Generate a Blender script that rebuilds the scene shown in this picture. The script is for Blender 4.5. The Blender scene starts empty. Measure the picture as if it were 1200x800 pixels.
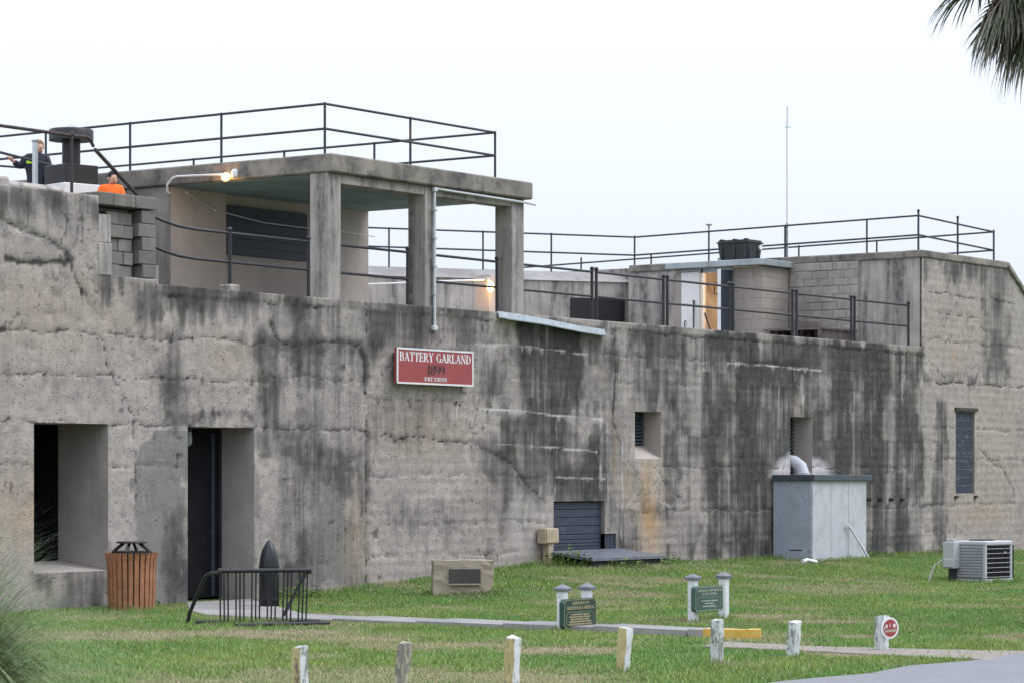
import bpy, bmesh, math, random
import numpy as np
from mathutils import Vector, Matrix

random.seed(7); rng = np.random.default_rng(7)
scene = bpy.context.scene
COL = scene.collection
R = math.radians

# ------------------------------------------------------------------ camera, world, sun, exposure
# axes: x runs along the battery's front wall, y goes into the building, z up (metres); the wall face is y = 0
CAMX, CAMY, CAMZ = -33.752, -24.317, 1.6
cam_d = bpy.data.cameras.new("camera"); cam = bpy.data.objects.new("camera", cam_d); COL.objects.link(cam)
cam.location = (CAMX, CAMY, CAMZ)
cam.rotation_euler = (R(90), 0, R(-54.23))
cam_d.sensor_width = 36; cam_d.lens = 98.6; cam_d.shift_y = 0.1333; cam_d.clip_end = 3000; cam_d.clip_start = 0.5
cam_d.dof.use_dof = True; cam_d.dof.focus_distance = 41.0; cam_d.dof.aperture_fstop = 7.0
scene.camera = cam
VR = Vector((0.58455, -0.81136, 0)); VD = Vector((0.81136, 0.58455, 0))       # the photographer's right and forward, on plan

world = bpy.data.worlds.new("World"); scene.world = world; world.use_nodes = True
wn = world.node_tree; wn.nodes.clear()
w_out = wn.nodes.new('ShaderNodeOutputWorld'); w_bg = wn.nodes.new('ShaderNodeBackground')
w_sky = wn.nodes.new('ShaderNodeTexSky'); w_sky.sky_type = 'NISHITA'; w_sky.sun_disc = False
w_sky.sun_elevation = R(48); w_sky.sun_rotation = R(150); w_sky.air_density = 1.0; w_sky.dust_density = 6.0; w_sky.ozone_density = 1.0
w_hsv = wn.nodes.new('ShaderNodeHueSaturation'); w_hsv.inputs['Saturation'].default_value = 0.2
w_mix = wn.nodes.new('ShaderNodeMix'); w_mix.data_type = 'RGBA'; w_mix.inputs[0].default_value = 0.9
# an overcast sky as standardised for daylight work: luminance (1 + 2 sin elevation) / 3 of the zenith's
w_tc = wn.nodes.new('ShaderNodeTexCoord'); w_sep = wn.nodes.new('ShaderNodeSeparateXYZ'); wn.links.new(w_tc.outputs['Generated'], w_sep.inputs[0])
w_m1 = wn.nodes.new('ShaderNodeMath'); w_m1.operation = 'MAXIMUM'; w_m1.inputs[1].default_value = 0.0; wn.links.new(w_sep.outputs['Z'], w_m1.inputs[0])
w_m2 = wn.nodes.new('ShaderNodeMath'); w_m2.operation = 'MULTIPLY_ADD'; w_m2.inputs[1].default_value = 2.0; w_m2.inputs[2].default_value = 1.0; wn.links.new(w_m1.outputs[0], w_m2.inputs[0])
w_cl = wn.nodes.new('ShaderNodeMix'); w_cl.data_type = 'RGBA'; w_cl.blend_type = 'MULTIPLY'; w_cl.inputs[0].default_value = 1.0
w_cl.inputs[6].default_value = (5.5, 5.95, 6.75, 1); wn.links.new(w_m2.outputs[0], w_cl.inputs[7]); wn.links.new(w_cl.outputs[2], w_mix.inputs[7])
w_bg.inputs['Strength'].default_value = 0.1
wn.links.new(w_sky.outputs[0], w_hsv.inputs['Color']); wn.links.new(w_hsv.outputs[0], w_mix.inputs[6])
wn.links.new(w_mix.outputs[2], w_bg.inputs['Color']); wn.links.new(w_bg.outputs[0], w_out.inputs['Surface'])

sun_d = bpy.data.lights.new("sun", 'SUN'); sun_d.energy = 0.9; sun_d.angle = R(25); sun_d.color = (1, 0.97, 0.95)
sun = bpy.data.objects.new("sun", sun_d); COL.objects.link(sun)
sun.rotation_euler = Vector((-0.45, 0.7, -1.0)).to_track_quat('-Z', 'Y').to_euler(); sun.location = (20, -30, 40)
scene.view_settings.view_transform = 'Standard'; scene.view_settings.look = 'None'
scene.view_settings.exposure = 0.56; scene.view_settings.gamma = 1.0
scene.view_settings.use_curve_mapping = False

# ------------------------------------------------------------------ node helpers
def newmat(name):
    m = bpy.data.materials.new(name); m.use_nodes = True
    nt = m.node_tree; b = nt.nodes['Principled BSDF']
    return m, nt, b
def nd(nt, t, **k):
    n = nt.nodes.new(t)
    for a, v in k.items():
        setattr(n, a, v)
    return n
def noise(nt, vec, scale, detail=4, rough=0.55, dist=0.0):
    n = nd(nt, 'ShaderNodeTexNoise'); n.inputs['Scale'].default_value = scale; n.inputs['Detail'].default_value = detail
    n.inputs['Roughness'].default_value = rough; n.inputs['Distortion'].default_value = dist
    nt.links.new(vec, n.inputs['Vector']); return n.outputs['Fac']
def mapping(nt, vec, sc):
    m = nd(nt, 'ShaderNodeMapping'); m.inputs['Scale'].default_value = sc; nt.links.new(vec, m.inputs['Vector']); return m.outputs[0]
def ramp(nt, fac, stops):
    r = nd(nt, 'ShaderNodeValToRGB'); e = r.color_ramp.elements
    while len(e) < len(stops): e.new(0.5)
    for i, (p, c) in enumerate(stops):
        e[i].position = p; e[i].color = (c, c, c, 1) if isinstance(c, (int, float)) else (*c, 1)
    nt.links.new(fac, r.inputs[0]); return r.outputs[0]
def mix(nt, fac, a, b, mode='MIX'):
    m = nd(nt, 'ShaderNodeMix', data_type='RGBA', blend_type=mode)
    for i, v in ((0, fac), (6, a), (7, b)):
        if isinstance(v, (int, float)): m.inputs[i].default_value = v if i == 0 else (v, v, v, 1)
        elif isinstance(v, tuple): m.inputs[i].default_value = (*v, 1)
        else: nt.links.new(v, m.inputs[i])
    return m.outputs[2]
def math_(nt, op, a, b=0.0, c=0.0, clamp=False):
    m = nd(nt, 'ShaderNodeMath', operation=op, use_clamp=clamp)
    for i, v in enumerate((a, b, c)):
        if isinstance(v, (int, float)): m.inputs[i].default_value = v
        else: nt.links.new(v, m.inputs[i])
    return m.outputs[0]
def bump(nt, b, h, strength=0.4, dist=0.02):
    n = nd(nt, 'ShaderNodeBump'); n.inputs['Strength'].default_value = strength; n.inputs['Distance'].default_value = dist
    nt.links.new(h, n.inputs['Height']); nt.links.new(n.outputs[0], b.inputs['Normal'])
def pos(nt): return nd(nt, 'ShaderNodeNewGeometry').outputs['Position']
def attr(nt, name): return nd(nt, 'ShaderNodeAttribute', attribute_name=name).outputs['Fac']

def concrete(name, light, dark, stain=(0.075, 0.077, 0.075), amount=0.5, streak=True, tint=None, each=0.0):
    m, nt, b = newmat(name); p = pos(nt)
    big = noise(nt, p, 1.3, 6, 0.6, 0.4); mid = noise(nt, p, 7, 6, 0.65); fine = noise(nt, p, 55, 4, 0.7)
    c = mix(nt, ramp(nt, big, [(0.35, 0.0), (0.65, 1.0)]), dark, light)
    c = mix(nt, math_(nt, 'MULTIPLY', ramp(nt, mid, [(0.4, 0.0), (0.75, 1.0)]), 0.5), c, tuple(x * 0.72 for x in light))
    st = noise(nt, mapping(nt, p, (4.5, 4.5, 0.45) if streak else (2.5, 2.5, 2.5)), 1.0, 7, 0.68, 0.2)
    st = ramp(nt, st, [(0.62 - 0.2 * amount, 0.0), (0.82 - 0.2 * amount, 1.0)])
    st = math_(nt, 'MULTIPLY', st, ramp(nt, mid, [(0.25, 0.25), (0.6, 1.0)]))
    c = mix(nt, math_(nt, 'MULTIPLY', st, min(1, 0.4 + amount * 0.6)), c, stain)
    c = mix(nt, ramp(nt, fine, [(0.55, 0.0), (0.8, 0.45)]), c, tuple(x * 0.45 for x in dark))
    if each: c = mix(nt, math_(nt, 'MULTIPLY', nd(nt, 'ShaderNodeObjectInfo').outputs['Random'], each), c, tuple(x * 0.5 for x in dark))
    if tint: c = mix(nt, ramp(nt, big, [(0.3, 0.9), (0.8, 0.25)]), c, tint)
    nt.links.new(c, b.inputs['Base Color']); b.inputs['Roughness'].default_value = 0.95; b.inputs['Specular IOR Level'].default_value = 0.15
    bump(nt, b, math_(nt, 'ADD', math_(nt, 'MULTIPLY', fine, 0.35), mid), 0.45, 0.02)
    return m
def paint(name, col, rough=0.5, metal=0.0, var=0.25, wear=None, wear_amt=0.0, scale=6, bmp=0.1, spec=0.4):
    m, nt, b = newmat(name); p = pos(nt)
    n1 = noise(nt, p, scale, 5, 0.6); n2 = noise(nt, p, scale * 7, 4, 0.7)
    c = mix(nt, ramp(nt, n1, [(0.3, 0.0), (0.7, 1.0)]), tuple(x * (1 - var) for x in col), tuple(min(1, x * (1 + var * 0.5)) for x in col))
    if wear:
        w = ramp(nt, math_(nt, 'ADD', math_(nt, 'MULTIPLY', n1, 0.6), math_(nt, 'MULTIPLY', n2, 0.4)), [(0.62 - wear_amt * 0.3, 0.0), (0.68 - wear_amt * 0.3, 1.0)])
        c = mix(nt, w, c, wear)
    nt.links.new(c, b.inputs['Base Color']); b.inputs['Roughness'].default_value = rough; b.inputs['Metallic'].default_value = metal
    b.inputs['Specular IOR Level'].default_value = spec
    if bmp: bump(nt, b, n2, bmp, 0.01)
    return m
def emit(name, col, s):
    m, nt, b = newmat(name); b.inputs['Base Color'].default_value = (*col, 1)
    b.inputs['Emission Color'].default_value = (*col, 1); b.inputs['Emission Strength'].default_value = s; return m

M = {}
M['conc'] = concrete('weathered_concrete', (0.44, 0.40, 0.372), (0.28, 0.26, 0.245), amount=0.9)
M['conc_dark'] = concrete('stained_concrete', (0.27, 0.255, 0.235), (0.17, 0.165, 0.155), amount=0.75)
M['conc_beige'] = concrete('beige_concrete', (0.46, 0.405, 0.368), (0.39, 0.345, 0.318), amount=0.14)
M['conc_slab'] = concrete('roof_concrete', (0.32, 0.285, 0.25), (0.17, 0.155, 0.138), amount=0.95, streak=False)
M['conc_ceiling'] = concrete('green_painted_ceiling', (0.24, 0.33, 0.3), (0.16, 0.22, 0.205), amount=0.3, streak=False)
M['reveal'] = concrete('reveal_plaster', (0.40, 0.36, 0.34), (0.29, 0.265, 0.255), amount=0.3, tint=None)
M['walk'] = concrete('path_concrete', (0.33, 0.315, 0.31), (0.23, 0.22, 0.215), amount=0.3, streak=False)
M['block'] = concrete('concrete_block', (0.24, 0.225, 0.205), (0.17, 0.16, 0.15), amount=0.45, each=0.45)
M['block_tan'] = concrete('tan_block', (0.36, 0.32, 0.285), (0.31, 0.275, 0.245), amount=0.12, each=0.12)
M['masonry'] = concrete('old_masonry', (0.40, 0.365, 0.335), (0.28, 0.255, 0.238), amount=0.6, each=0.35)
M['mortar'] = concrete('mortar', (0.34, 0.31, 0.288), (0.24, 0.22, 0.205), amount=0.5)
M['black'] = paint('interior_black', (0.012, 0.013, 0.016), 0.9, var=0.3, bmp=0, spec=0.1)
M['iron'] = paint('dark_iron', (0.02, 0.021, 0.027), 0.5, 0.0, 0.3)
M['rust'] = paint('rusty_pipe', (0.05, 0.04, 0.042), 0.75, 0.0, 0.4, (0.1, 0.055, 0.04), 0.25, 14)
M['railpipe'] = paint('weathered_rail', (0.035, 0.037, 0.047), 0.55, 0.0, 0.3, (0.16, 0.08, 0.04), 0.1, 4)
M['navy'] = paint('navy_painted_wood', (0.032, 0.043, 0.066), 0.55, 0, 0.25, (0.1, 0.11, 0.13), 0.12, 9)
M['navy_bare'] = paint('navy_shutter_flaked', (0.022, 0.032, 0.054), 0.6, 0, 0.25, (0.35, 0.36, 0.38), 0.1, 12)
M['louvre'] = paint('blue_grey_louvre', (0.06, 0.085, 0.11), 0.5)
M['galv'] = paint('galvanised', (0.33, 0.37, 0.39), 0.5, 0.4, 0.3, None, 0, 5, 0.03)
M['pvc'] = paint('pale_conduit', (0.52, 0.54, 0.57), 0.4, 0, 0.1)
M['white'] = paint('white_paint', (0.66, 0.66, 0.67), 0.5, 0, 0.1)
M['whitewear'] = paint('flaking_white_paint', (0.66, 0.68, 0.7), 0.6, 0, 0.12, (0.2, 0.19, 0.17), 0.2, 9)
M['yellowish'] = paint('aged_yellow_paint', (0.55, 0.45, 0.24), 0.65, 0, 0.2, (0.2, 0.18, 0.16), 0.25, 9)
def weathered_post(name, col, under, amt):
    m, nt, b = newmat(name); p = pos(nt); v = noise(nt, mapping(nt, p, (38, 38, 5)), 1.0, 5, 0.7, 0.4); n2 = noise(nt, p, 24, 4, 0.7); n3 = noise(nt, mapping(nt, p, (120, 120, 9)), 1.0, 3, 0.6)
    c = mix(nt, n2, tuple(x * 0.78 for x in col), col); wood = mix(nt, n3, tuple(x * 0.45 for x in under), under)
    c = mix(nt, ramp(nt, math_(nt, 'ADD', math_(nt, 'MULTIPLY', v, 0.6), math_(nt, 'MULTIPLY', n2, 0.4)), [(0.60 - 0.25 * amt, 0), (0.65 - 0.25 * amt, 1)]), c, wood)
    nt.links.new(c, b.inputs['Base Color']); b.inputs['Roughness'].default_value = 0.8; b.inputs['Specular IOR Level'].default_value = 0.2; bump(nt, b, v, 0.5, 0.01); return m
M['post_white'] = weathered_post('weathered_white_post', (0.66, 0.68, 0.7), (0.3, 0.3, 0.27), 0.2); M['post_flaked'] = weathered_post('flaked_white_post', (0.6, 0.62, 0.62), (0.28, 0.3, 0.26), 0.45); M['post_yellow'] = weathered_post('weathered_yellow_post', (0.52, 0.43, 0.22), (0.24, 0.2, 0.16), 0.3); M['post_bare'] = weathered_post('bare_grey_post', (0.58, 0.5, 0.36), (0.34, 0.31, 0.29), 0.6)
M['greywood'] = paint('bare_grey_wood', (0.33, 0.31, 0.3), 0.8, 0, 0.4, (0.62, 0.58, 0.5), 0.3, 8)
M['red'] = paint('sign_red', (0.29, 0.052, 0.056), 0.4, 0, 0.1)
M['signblack'] = paint('sign_black', (0.02, 0.02, 0.022), 0.5)
M['green'] = paint('sign_green', (0.024, 0.062, 0.045), 0.35, 0, 0.2)
M['green_light'] = paint('faded_sign_green', (0.05, 0.1, 0.075), 0.4, 0, 0.2)
M['gold'] = paint('sign_gold', (0.42, 0.36, 0.2), 0.5)
M['cream'] = paint('sign_cream', (0.42, 0.46, 0.4), 0.5)
M['purplecap'] = paint('grey_post_cap', (0.17, 0.17, 0.2), 0.5)
M['cedar'] = paint('cedar_slat', (0.33, 0.145, 0.075), 0.6, 0, 0.3, None, 0, 8, 0.1)
M['blackmetal'] = paint('black_metal', (0.014, 0.014, 0.016), 0.45)
M['shell'] = paint('shell_black', (0.014, 0.016, 0.02), 0.32, 0, 0.3, (0.05, 0.055, 0.06), 0.15, 10)
M['stone'] = concrete('monument_stone', (0.4, 0.345, 0.265), (0.31, 0.26, 0.2), stain=(0.25, 0.11, 0.035), amount=0.3)
M['bronze'] = paint('bronze_plaque', (0.075, 0.07, 0.068), 0.5, 0.4, 0.3)
M['boxblue'] = paint('pale_blue_panel', (0.35, 0.39, 0.46), 0.6, 0, 0.2, (0.19, 0.21, 0.23), 0.14, 4)
M['boxcream'] = paint('pale_cream_panel', (0.45, 0.465, 0.50), 0.6, 0, 0.2, (0.34, 0.33, 0.29), 0.12, 4)
M['boxlid'] = paint('slate_lid', (0.06, 0.07, 0.09), 0.5, 0, 0.2)
M['acgrey'] = paint('ac_grey', (0.42, 0.42, 0.44), 0.45, 0, 0.08)
M['acpanel'] = paint('ac_panel', (0.27, 0.27, 0.3), 0.5, 0, 0.08)
M['acdark'] = paint('ac_dark', (0.03, 0.03, 0.035), 0.6)
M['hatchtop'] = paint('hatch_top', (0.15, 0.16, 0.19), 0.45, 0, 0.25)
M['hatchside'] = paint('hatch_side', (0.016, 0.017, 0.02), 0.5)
M['tan'] = paint('tan_box', (0.42, 0.34, 0.24), 0.6)
M['yellow'] = paint('kerb_yellow', (0.58, 0.36, 0.07), 0.7, 0, 0.2, (0.35, 0.33, 0.3), 0.1, 10)
M['bulb'] = emit('lit_bulb', (1.0, 0.55, 0.18), 14)
M['warmwall'] = paint('closet_interior', (0.68, 0.57, 0.47), 0.8)
M['tote'] = paint('black_plastic', (0.024, 0.027, 0.031), 0.5)
M['wood'] = paint('weathered_plank', (0.12, 0.1, 0.09), 0.8, 0, 0.4)
M['skin'] = paint('skin', (0.5, 0.29, 0.21), 0.55, 0, 0.06, bmp=0)
M['navycloth'] = paint('navy_jacket', (0.014, 0.018, 0.032), 0.8, 0, 0.2)
M['lime'] = paint('lime_stripe', (0.35, 0.62, 0.05), 0.8)
M['denim'] = paint('denim', (0.06, 0.105, 0.2), 0.9, 0, 0.25)
M['orange'] = paint('orange_fleece', (0.9, 0.16, 0.025), 0.9, 0, 0.1)
M['hair'] = paint('sandy_hair', (0.3, 0.19, 0.1), 0.7)
M['darkcap'] = paint('dark_cap', (0.02, 0.02, 0.035), 0.8)
M['eye'] = paint('eye', (0.02, 0.015, 0.012), 0.3)

# ------------------------------------------------------------------ mesh builder
ROOTLOC = {}
class MB:
    def __init__(s): s.v = []; s.f = []; s.mi = []
    def quad(s, pts, mi=0):
        n = len(s.v); s.v += [tuple(p) for p in pts]; s.f.append(tuple(range(n, n + len(pts)))); s.mi.append(mi); return s
    def box(s, x0, x1, y0, y1, z0, z1, mi=0, bev=0.0):
        return s.obox(Vector(((x0 + x1) / 2, (y0 + y1) / 2, (z0 + z1) / 2)), (x1 - x0, y1 - y0, z1 - z0), None, mi, bev)
    def obox(s, c, size, rot=None, mi=0, bev=0.0):
        hx, hy, hz = (d / 2 for d in size); rot = rot or Matrix.Identity(3); c = Vector(c)
        b = min(bev, hx * 0.49, hy * 0.49, hz * 0.49)
        n = len(s.v)
        if b <= 0:
            for x in (-hx, hx):
                for y in (-hy, hy):
                    for z in (-hz, hz): s.v.append(tuple(c + rot @ Vector((x, y, z))))
            for q in ((0, 1, 3, 2), (4, 6, 7, 5), (0, 4, 5, 1), (2, 3, 7, 6), (0, 2, 6, 4), (1, 5, 7, 3)): s.f.append(tuple(n + i for i in q)); s.mi.append(mi)
            return s
        ids = {}
        for sx in (-1, 1):
            for sy in (-1, 1):
                for sz in (-1, 1):
                    for ax in range(3):
                        h = [hx - b, hy - b, hz - b]; h[ax] += b
                        ids[(sx, sy, sz, ax)] = len(s.v)
                        s.v.append(tuple(c + rot @ Vector((sx * h[0], sy * h[1], sz * h[2]))))
        def F(*k): s.f.append(tuple(ids[q] for q in k)); s.mi.append(mi)
        for sg in (-1, 1):
            o = [(-1, -1), (1, -1), (1, 1), (-1, 1)]; o = o if sg > 0 else o[::-1]
            F(*[(sg, a, d, 0) for a, d in o]); F(*[(d, sg, a, 1) for a, d in o]); F(*[(a, d, sg, 2) for a, d in o])
        for a in (-1, 1):
            for d in (-1, 1):
                F((-1, a, d, 1), (1, a, d, 1), (1, a, d, 2), (-1, a, d, 2)); F((a, -1, d, 0), (a, 1, d, 0), (a, 1, d, 2), (a, -1, d, 2)); F((a, d, -1, 0), (a, d, 1, 0), (a, d, 1, 1), (a, d, -1, 1))
                for e in (-1, 1): F((a, d, e, 0), (a, d, e, 1), (a, d, e, 2))
        return s
    def tube(s, pts, r, n=10, mi=0, cap=True):
        pts = [Vector(p) for p in pts]; rs = r if isinstance(r, (list, tuple)) else [r] * len(pts)
        up = None; base = len(s.v)
        for i, p in enumerate(pts):
            d = (pts[min(i + 1, len(pts) - 1)] - pts[max(i - 1, 0)]).normalized()
            if up is None: up = Vector((0, 0, 1)) if abs(d.z) < 0.9 else Vector((1, 0, 0))
            a = d.cross(up); a = a.normalized() if a.length > 1e-5 else Vector((1, 0, 0)); b = a.cross(d).normalized(); up = b
            for k in range(n):
                t = 2 * math.pi * k / n; s.v.append(tuple(p + (a * math.cos(t) + b * math.sin(t)) * rs[i]))
        for i in range(len(pts) - 1):
            for k in range(n):
                k2 = (k + 1) % n; s.f.append((base + i * n + k, base + i * n + k2, base + (i + 1) * n + k2, base + (i + 1) * n + k)); s.mi.append(mi)
        if cap:
            s.f.append(tuple(base + k for k in range(n))[::-1]); s.mi.append(mi)
            e = base + (len(pts) - 1) * n; s.f.append(tuple(e + k for k in range(n))); s.mi.append(mi)
        return s
    def lathe(s, c, prof, n=24, mi=0, ax=None):
        c = Vector(c); ax = ax or Matrix.Identity(3); base = len(s.v)
        for r, z in prof:
            for k in range(n):
                t = 2 * math.pi * k / n; s.v.append(tuple(c + ax @ Vector((r * math.cos(t), r * math.sin(t), z))))
        for i in range(len(prof) - 1):
            for k in range(n):
                k2 = (k + 1) % n; s.f.append((base + i * n + k, base + i * n + k2, base + (i + 1) * n + k2, base + (i + 1) * n + k)); s.mi.append(mi)
        return s
    def ball(s, c, r, n=10, mi=0, sc=(1, 1, 1)):
        prof = [(max(1e-4, math.sin(math.pi * i / n) * r), -math.cos(math.pi * i / n) * r) for i in range(n + 1)]
        return s.lathe(c, prof, n + 2, mi, Matrix.Diagonal(sc).to_3x3())
    def prism(s, poly, z0, z1, mi=0):
        n = len(s.v); k = len(poly)
        for z in (z0, z1): s.v += [(x, y, z) for x, y in poly]
        s.f.append(tuple(range(n, n + k))[::-1]); s.f.append(tuple(range(n + k, n + 2 * k))); s.mi += [mi, mi]
        for i in range(k): j = (i + 1) % k; s.f.append((n + i, n + j, n + k + j, n + k + i)); s.mi.append(mi)
        return s
    def mesh(s, name, mats, off=Vector((0, 0, 0)), smooth=False):
        me = bpy.data.meshes.new(name); me.from_pydata([(x - off.x, y - off.y, z - off.z) for x, y, z in s.v], [], s.f)
        for m in (mats if isinstance(mats, (list, tuple)) else [mats]): me.materials.append(M[m] if isinstance(m, str) else m)
        if any(s.mi): me.polygons.foreach_set('material_index', s.mi)
        bm = bmesh.new(); bm.from_mesh(me); bmesh.ops.recalc_face_normals(bm, faces=bm.faces); bm.to_mesh(me); bm.free()
        if smooth:
            me.polygons.foreach_set('use_smooth', [True] * len(me.polygons)); 
            try: me.set_sharp_from_angle(angle=R(40))
            except Exception: pass
        me.update(); return me
    def build(s, name, mats, parent=None, smooth=False, origin=None):
        off = Vector((0, 0, 0)); root = parent
        if parent is not None:
            off = ROOTLOC[parent.name]
        elif origin is not None: off = Vector(origin)
        o = bpy.data.objects.new(name, s.mesh(name, mats, off, smooth)); COL.objects.link(o)
        if parent is not None: o.parent = parent
        else: o.location = off
        ROOTLOC[o.name] = off
        return o
def tag(o, label, cat, group=None):
    o['label'] = label; o['category'] = cat
    if group: o['group'] = group
    return o
def thing(name, label, cat, loc=(0, 0, 0), group=None):
    o = bpy.data.objects.new(name, None); COL.objects.link(o); o.location = loc; o.empty_display_size = 0.2
    ROOTLOC[o.name] = Vector(loc); return tag(o, label, cat, group)
def piece(name, me, parent, loc, rot=(0, 0, 0), scale=(1, 1, 1)):       # a shared mesh placed at a world position under a parent
    o = bpy.data.objects.new(name, me); COL.objects.link(o); o.parent = parent
    o.location = Vector(loc) - ROOTLOC[parent.name]; o.rotation_euler = rot; o.scale = scale
    ROOTLOC[o.name] = Vector(loc); return o
def rotz(a): return Matrix.Rotation(a, 3, 'Z')
def basis(x, z=(0, 0, 1)):                                              # columns: x dir, y = z x x, z
    x = Vector(x).normalized(); z = Vector(z); y = z.cross(x).normalized(); return Matrix((x, y, z)).transposed()

# ------------------------------------------------------------------ numpy noise
def vnoise(x, y, seed=0):
    r = np.random.default_rng(seed); g = r.random((256, 256))
    xi = np.floor(x).astype(int); yi = np.floor(y).astype(int); fx = x - xi; fy = y - yi
    fx = fx * fx * (3 - 2 * fx); fy = fy * fy * (3 - 2 * fy)
    a = g[xi % 256, yi % 256]; b = g[(xi + 1) % 256, yi % 256]; c = g[xi % 256, (yi + 1) % 256]; d = g[(xi + 1) % 256, (yi + 1) % 256]
    return (a * (1 - fx) + b * fx) * (1 - fy) + (c * (1 - fx) + d * fx) * fy
def fbm(x, y, seed=0, octv=4, gain=0.5):
    t = 0; amp = 1; tot = 0
    for o in range(octv): t = t + amp * vnoise(x * 2 ** o, y * 2 ** o, seed + o); tot += amp; amp *= gain
    return t / tot
def sstep(a, b, x): t = np.clip((x - a) / (b - a), 0, 1); return t * t * (3 - 2 * t)

# ------------------------------------------------------------------ ground
def mound(x, y):
    h = np.interp(x, [-5.6, -4.2, -3.4, 0.44, 5.8, 13.7, 20], [0, 0.05, 0.1, 0.30, 0.23, 0.19, 0.12])
    b = 0.012 * (fbm(x * 0.7 + 50, y * 0.7 + 50, 3, 3) - 0.5)
    return h * sstep(-5.5, 0.8, y) * 1.05 + b
def gz(x, y): return float(mound(np.array([x]), np.array([y]))[0])
DRY = [(-12.97, -4.55, 1.2, .8), (-11.9, -5.3, 1.2, .9), (-12.0, -6.7, .9, .8), (-12.7, -7.9, .8, .7), (-12.3, -8.5, .7, .9), (-12.4, -9.4, .7, 1.0), (-2.5, -3.5, 1.0, .6), (-4.1, -4.2, 1.0, .6),
       (-5.7, -7.75, .9, .8), (-6.4, -8.8, .7, .8), (1.3, -4.8, 1.6, .5), (-9.0, -10.0, .5, .6), (-8.8, -10.6, .4, .8), (-16.4, -10.1, 1.4, .6), (-15.4, -11.2, 1.0, .7), (-10.2, -4.7, 0.8, .5), (-11.2, -11.9, .5, .8)]
def dryness(x, y):
    n = fbm(x * 1.1 + 20, y * 1.1 + 20, 11, 4); d = sstep(0.54, 0.75, n) * 0.45
    w1 = (fbm(x * 2.5, y * 2.5, 17, 3) - 0.5) * 1.2; w2 = 0.55 + 0.45 * fbm(x * 5, y * 5, 23, 3)
    for cx, cy, rr, k in DRY:
        q = np.sqrt((x - cx) ** 2 + (y - cy) ** 2) / rr + w1
        d = np.maximum(d, (1 - sstep(0.35, 1.15, q)) * w2 * k)
    return np.clip(d, 0, 1)
def axis(lo, hi, step, far):
    core = list(np.arange(lo, hi + 1e-6, step)); g = []; d = step; v = hi
    while v < far: d *= 1.5; v += d; g.append(v)
    h = []; d = step; v = lo
    while v > -far: d *= 1.5; v -= d; h.append(v)
    return np.array(h[::-1] + core + g)
gx = axis(-26, 20, 0.14, 900); gy = axis(-14, 0.6, 0.14, 900)
GX, GY = np.meshgrid(gx, gy, indexing='ij'); GZ = mound(GX, GY)
far_m = (GX < -27) | (GX > 21) | (GY < -15) | (GY > 1.2); GZ[far_m] = 0
def grid_mesh(name, X, Y, Z, mask=None):
    nx, ny = X.shape; idx = np.arange(nx * ny).reshape(nx, ny)
    q = np.stack([idx[:-1, :-1], idx[1:, :-1], idx[1:, 1:], idx[:-1, 1:]], -1).reshape(-1, 4)
    if mask is not None: q = q[mask.reshape(-1)]
    me = bpy.data.meshes.new(name); me.vertices.add(nx * ny); me.vertices.foreach_set('co', np.stack([X, Y, Z], -1).reshape(-1).astype(np.float32))
    me.loops.add(q.size); me.loops.foreach_set('vertex_index', q.reshape(-1).astype(np.int32))
    me.polygons.add(len(q)); me.polygons.foreach_set('loop_start', np.arange(0, q.size, 4, dtype=np.int32))
    me.update(calc_edges=True); me.validate(); return me
def set_attr(me, name, vals):
    a = me.attributes.new(name, 'FLOAT', 'POINT'); a.data.foreach_set('value', np.asarray(vals, np.float32).reshape(-1))

m, nt, b = newmat('lawn_soil'); p = pos(nt)
dr = attr(nt, 'dry'); n1 = noise(nt, p, 3, 6, 0.65); n2 = noise(nt, p, 40, 4, 0.7)
c = mix(nt, ramp(nt, n1, [(0.3, 0), (0.7, 1)]), (0.075, 0.125, 0.032), (0.12, 0.175, 0.055))
c = mix(nt, dr, c, mix(nt, n2, (0.2, 0.155, 0.095), (0.34, 0.26, 0.19)))
nt.links.new(c, b.inputs['Base Color']); b.inputs['Roughness'].default_value = 1; b.inputs['Specular IOR Level'].default_value = 0.1
bump(nt, b, n2, 0.6, 0.03); M['soil'] = m
gme = grid_mesh('ground', GX, GY, GZ); set_attr(gme, 'dry', dryness(GX, GY)); gme.materials.append(M['soil'])
gme.polygons.foreach_set('use_smooth', [True] * len(gme.polygons))
ground = bpy.data.objects.new('ground', gme); COL.objects.link(ground); ground['kind'] = 'structure'

# road along y = -13.25 and the worn strip that joins it to the footpath
m, nt, b = newmat('asphalt'); p = pos(nt)
c = mix(nt, noise(nt, p, 2.0, 5, 0.6), (0.12, 0.12, 0.13), (0.19, 0.19, 0.205)); c = mix(nt, ramp(nt, noise(nt, p, 90, 3, 0.8), [(0.45, 0), (0.75, 0.5)]), c, (0.35, 0.35, 0.37))
nt.links.new(c, b.inputs['Base Color']); b.inputs['Roughness'].default_value = 0.8; bump(nt, b, noise(nt, p, 120, 3, 0.7), 0.4, 0.01); M['asphalt'] = m
m, nt, b = newmat('worn_path'); p = pos(nt)
c = mix(nt, noise(nt, p, 5.0, 5, 0.7), (0.19, 0.16, 0.14), (0.31, 0.27, 0.245)); c = mix(nt, ramp(nt, noise(nt, p, 60, 4, 0.8), [(0.5, 0), (0.8, 0.6)]), c, (0.14, 0.12, 0.09))
nt.links.new(c, b.inputs['Base Color']); b.inputs['Roughness'].default_value = 0.95; bump(nt, b, noise(nt, p, 70, 3, 0.7), 0.5, 0.02); M['dirt'] = m
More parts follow.
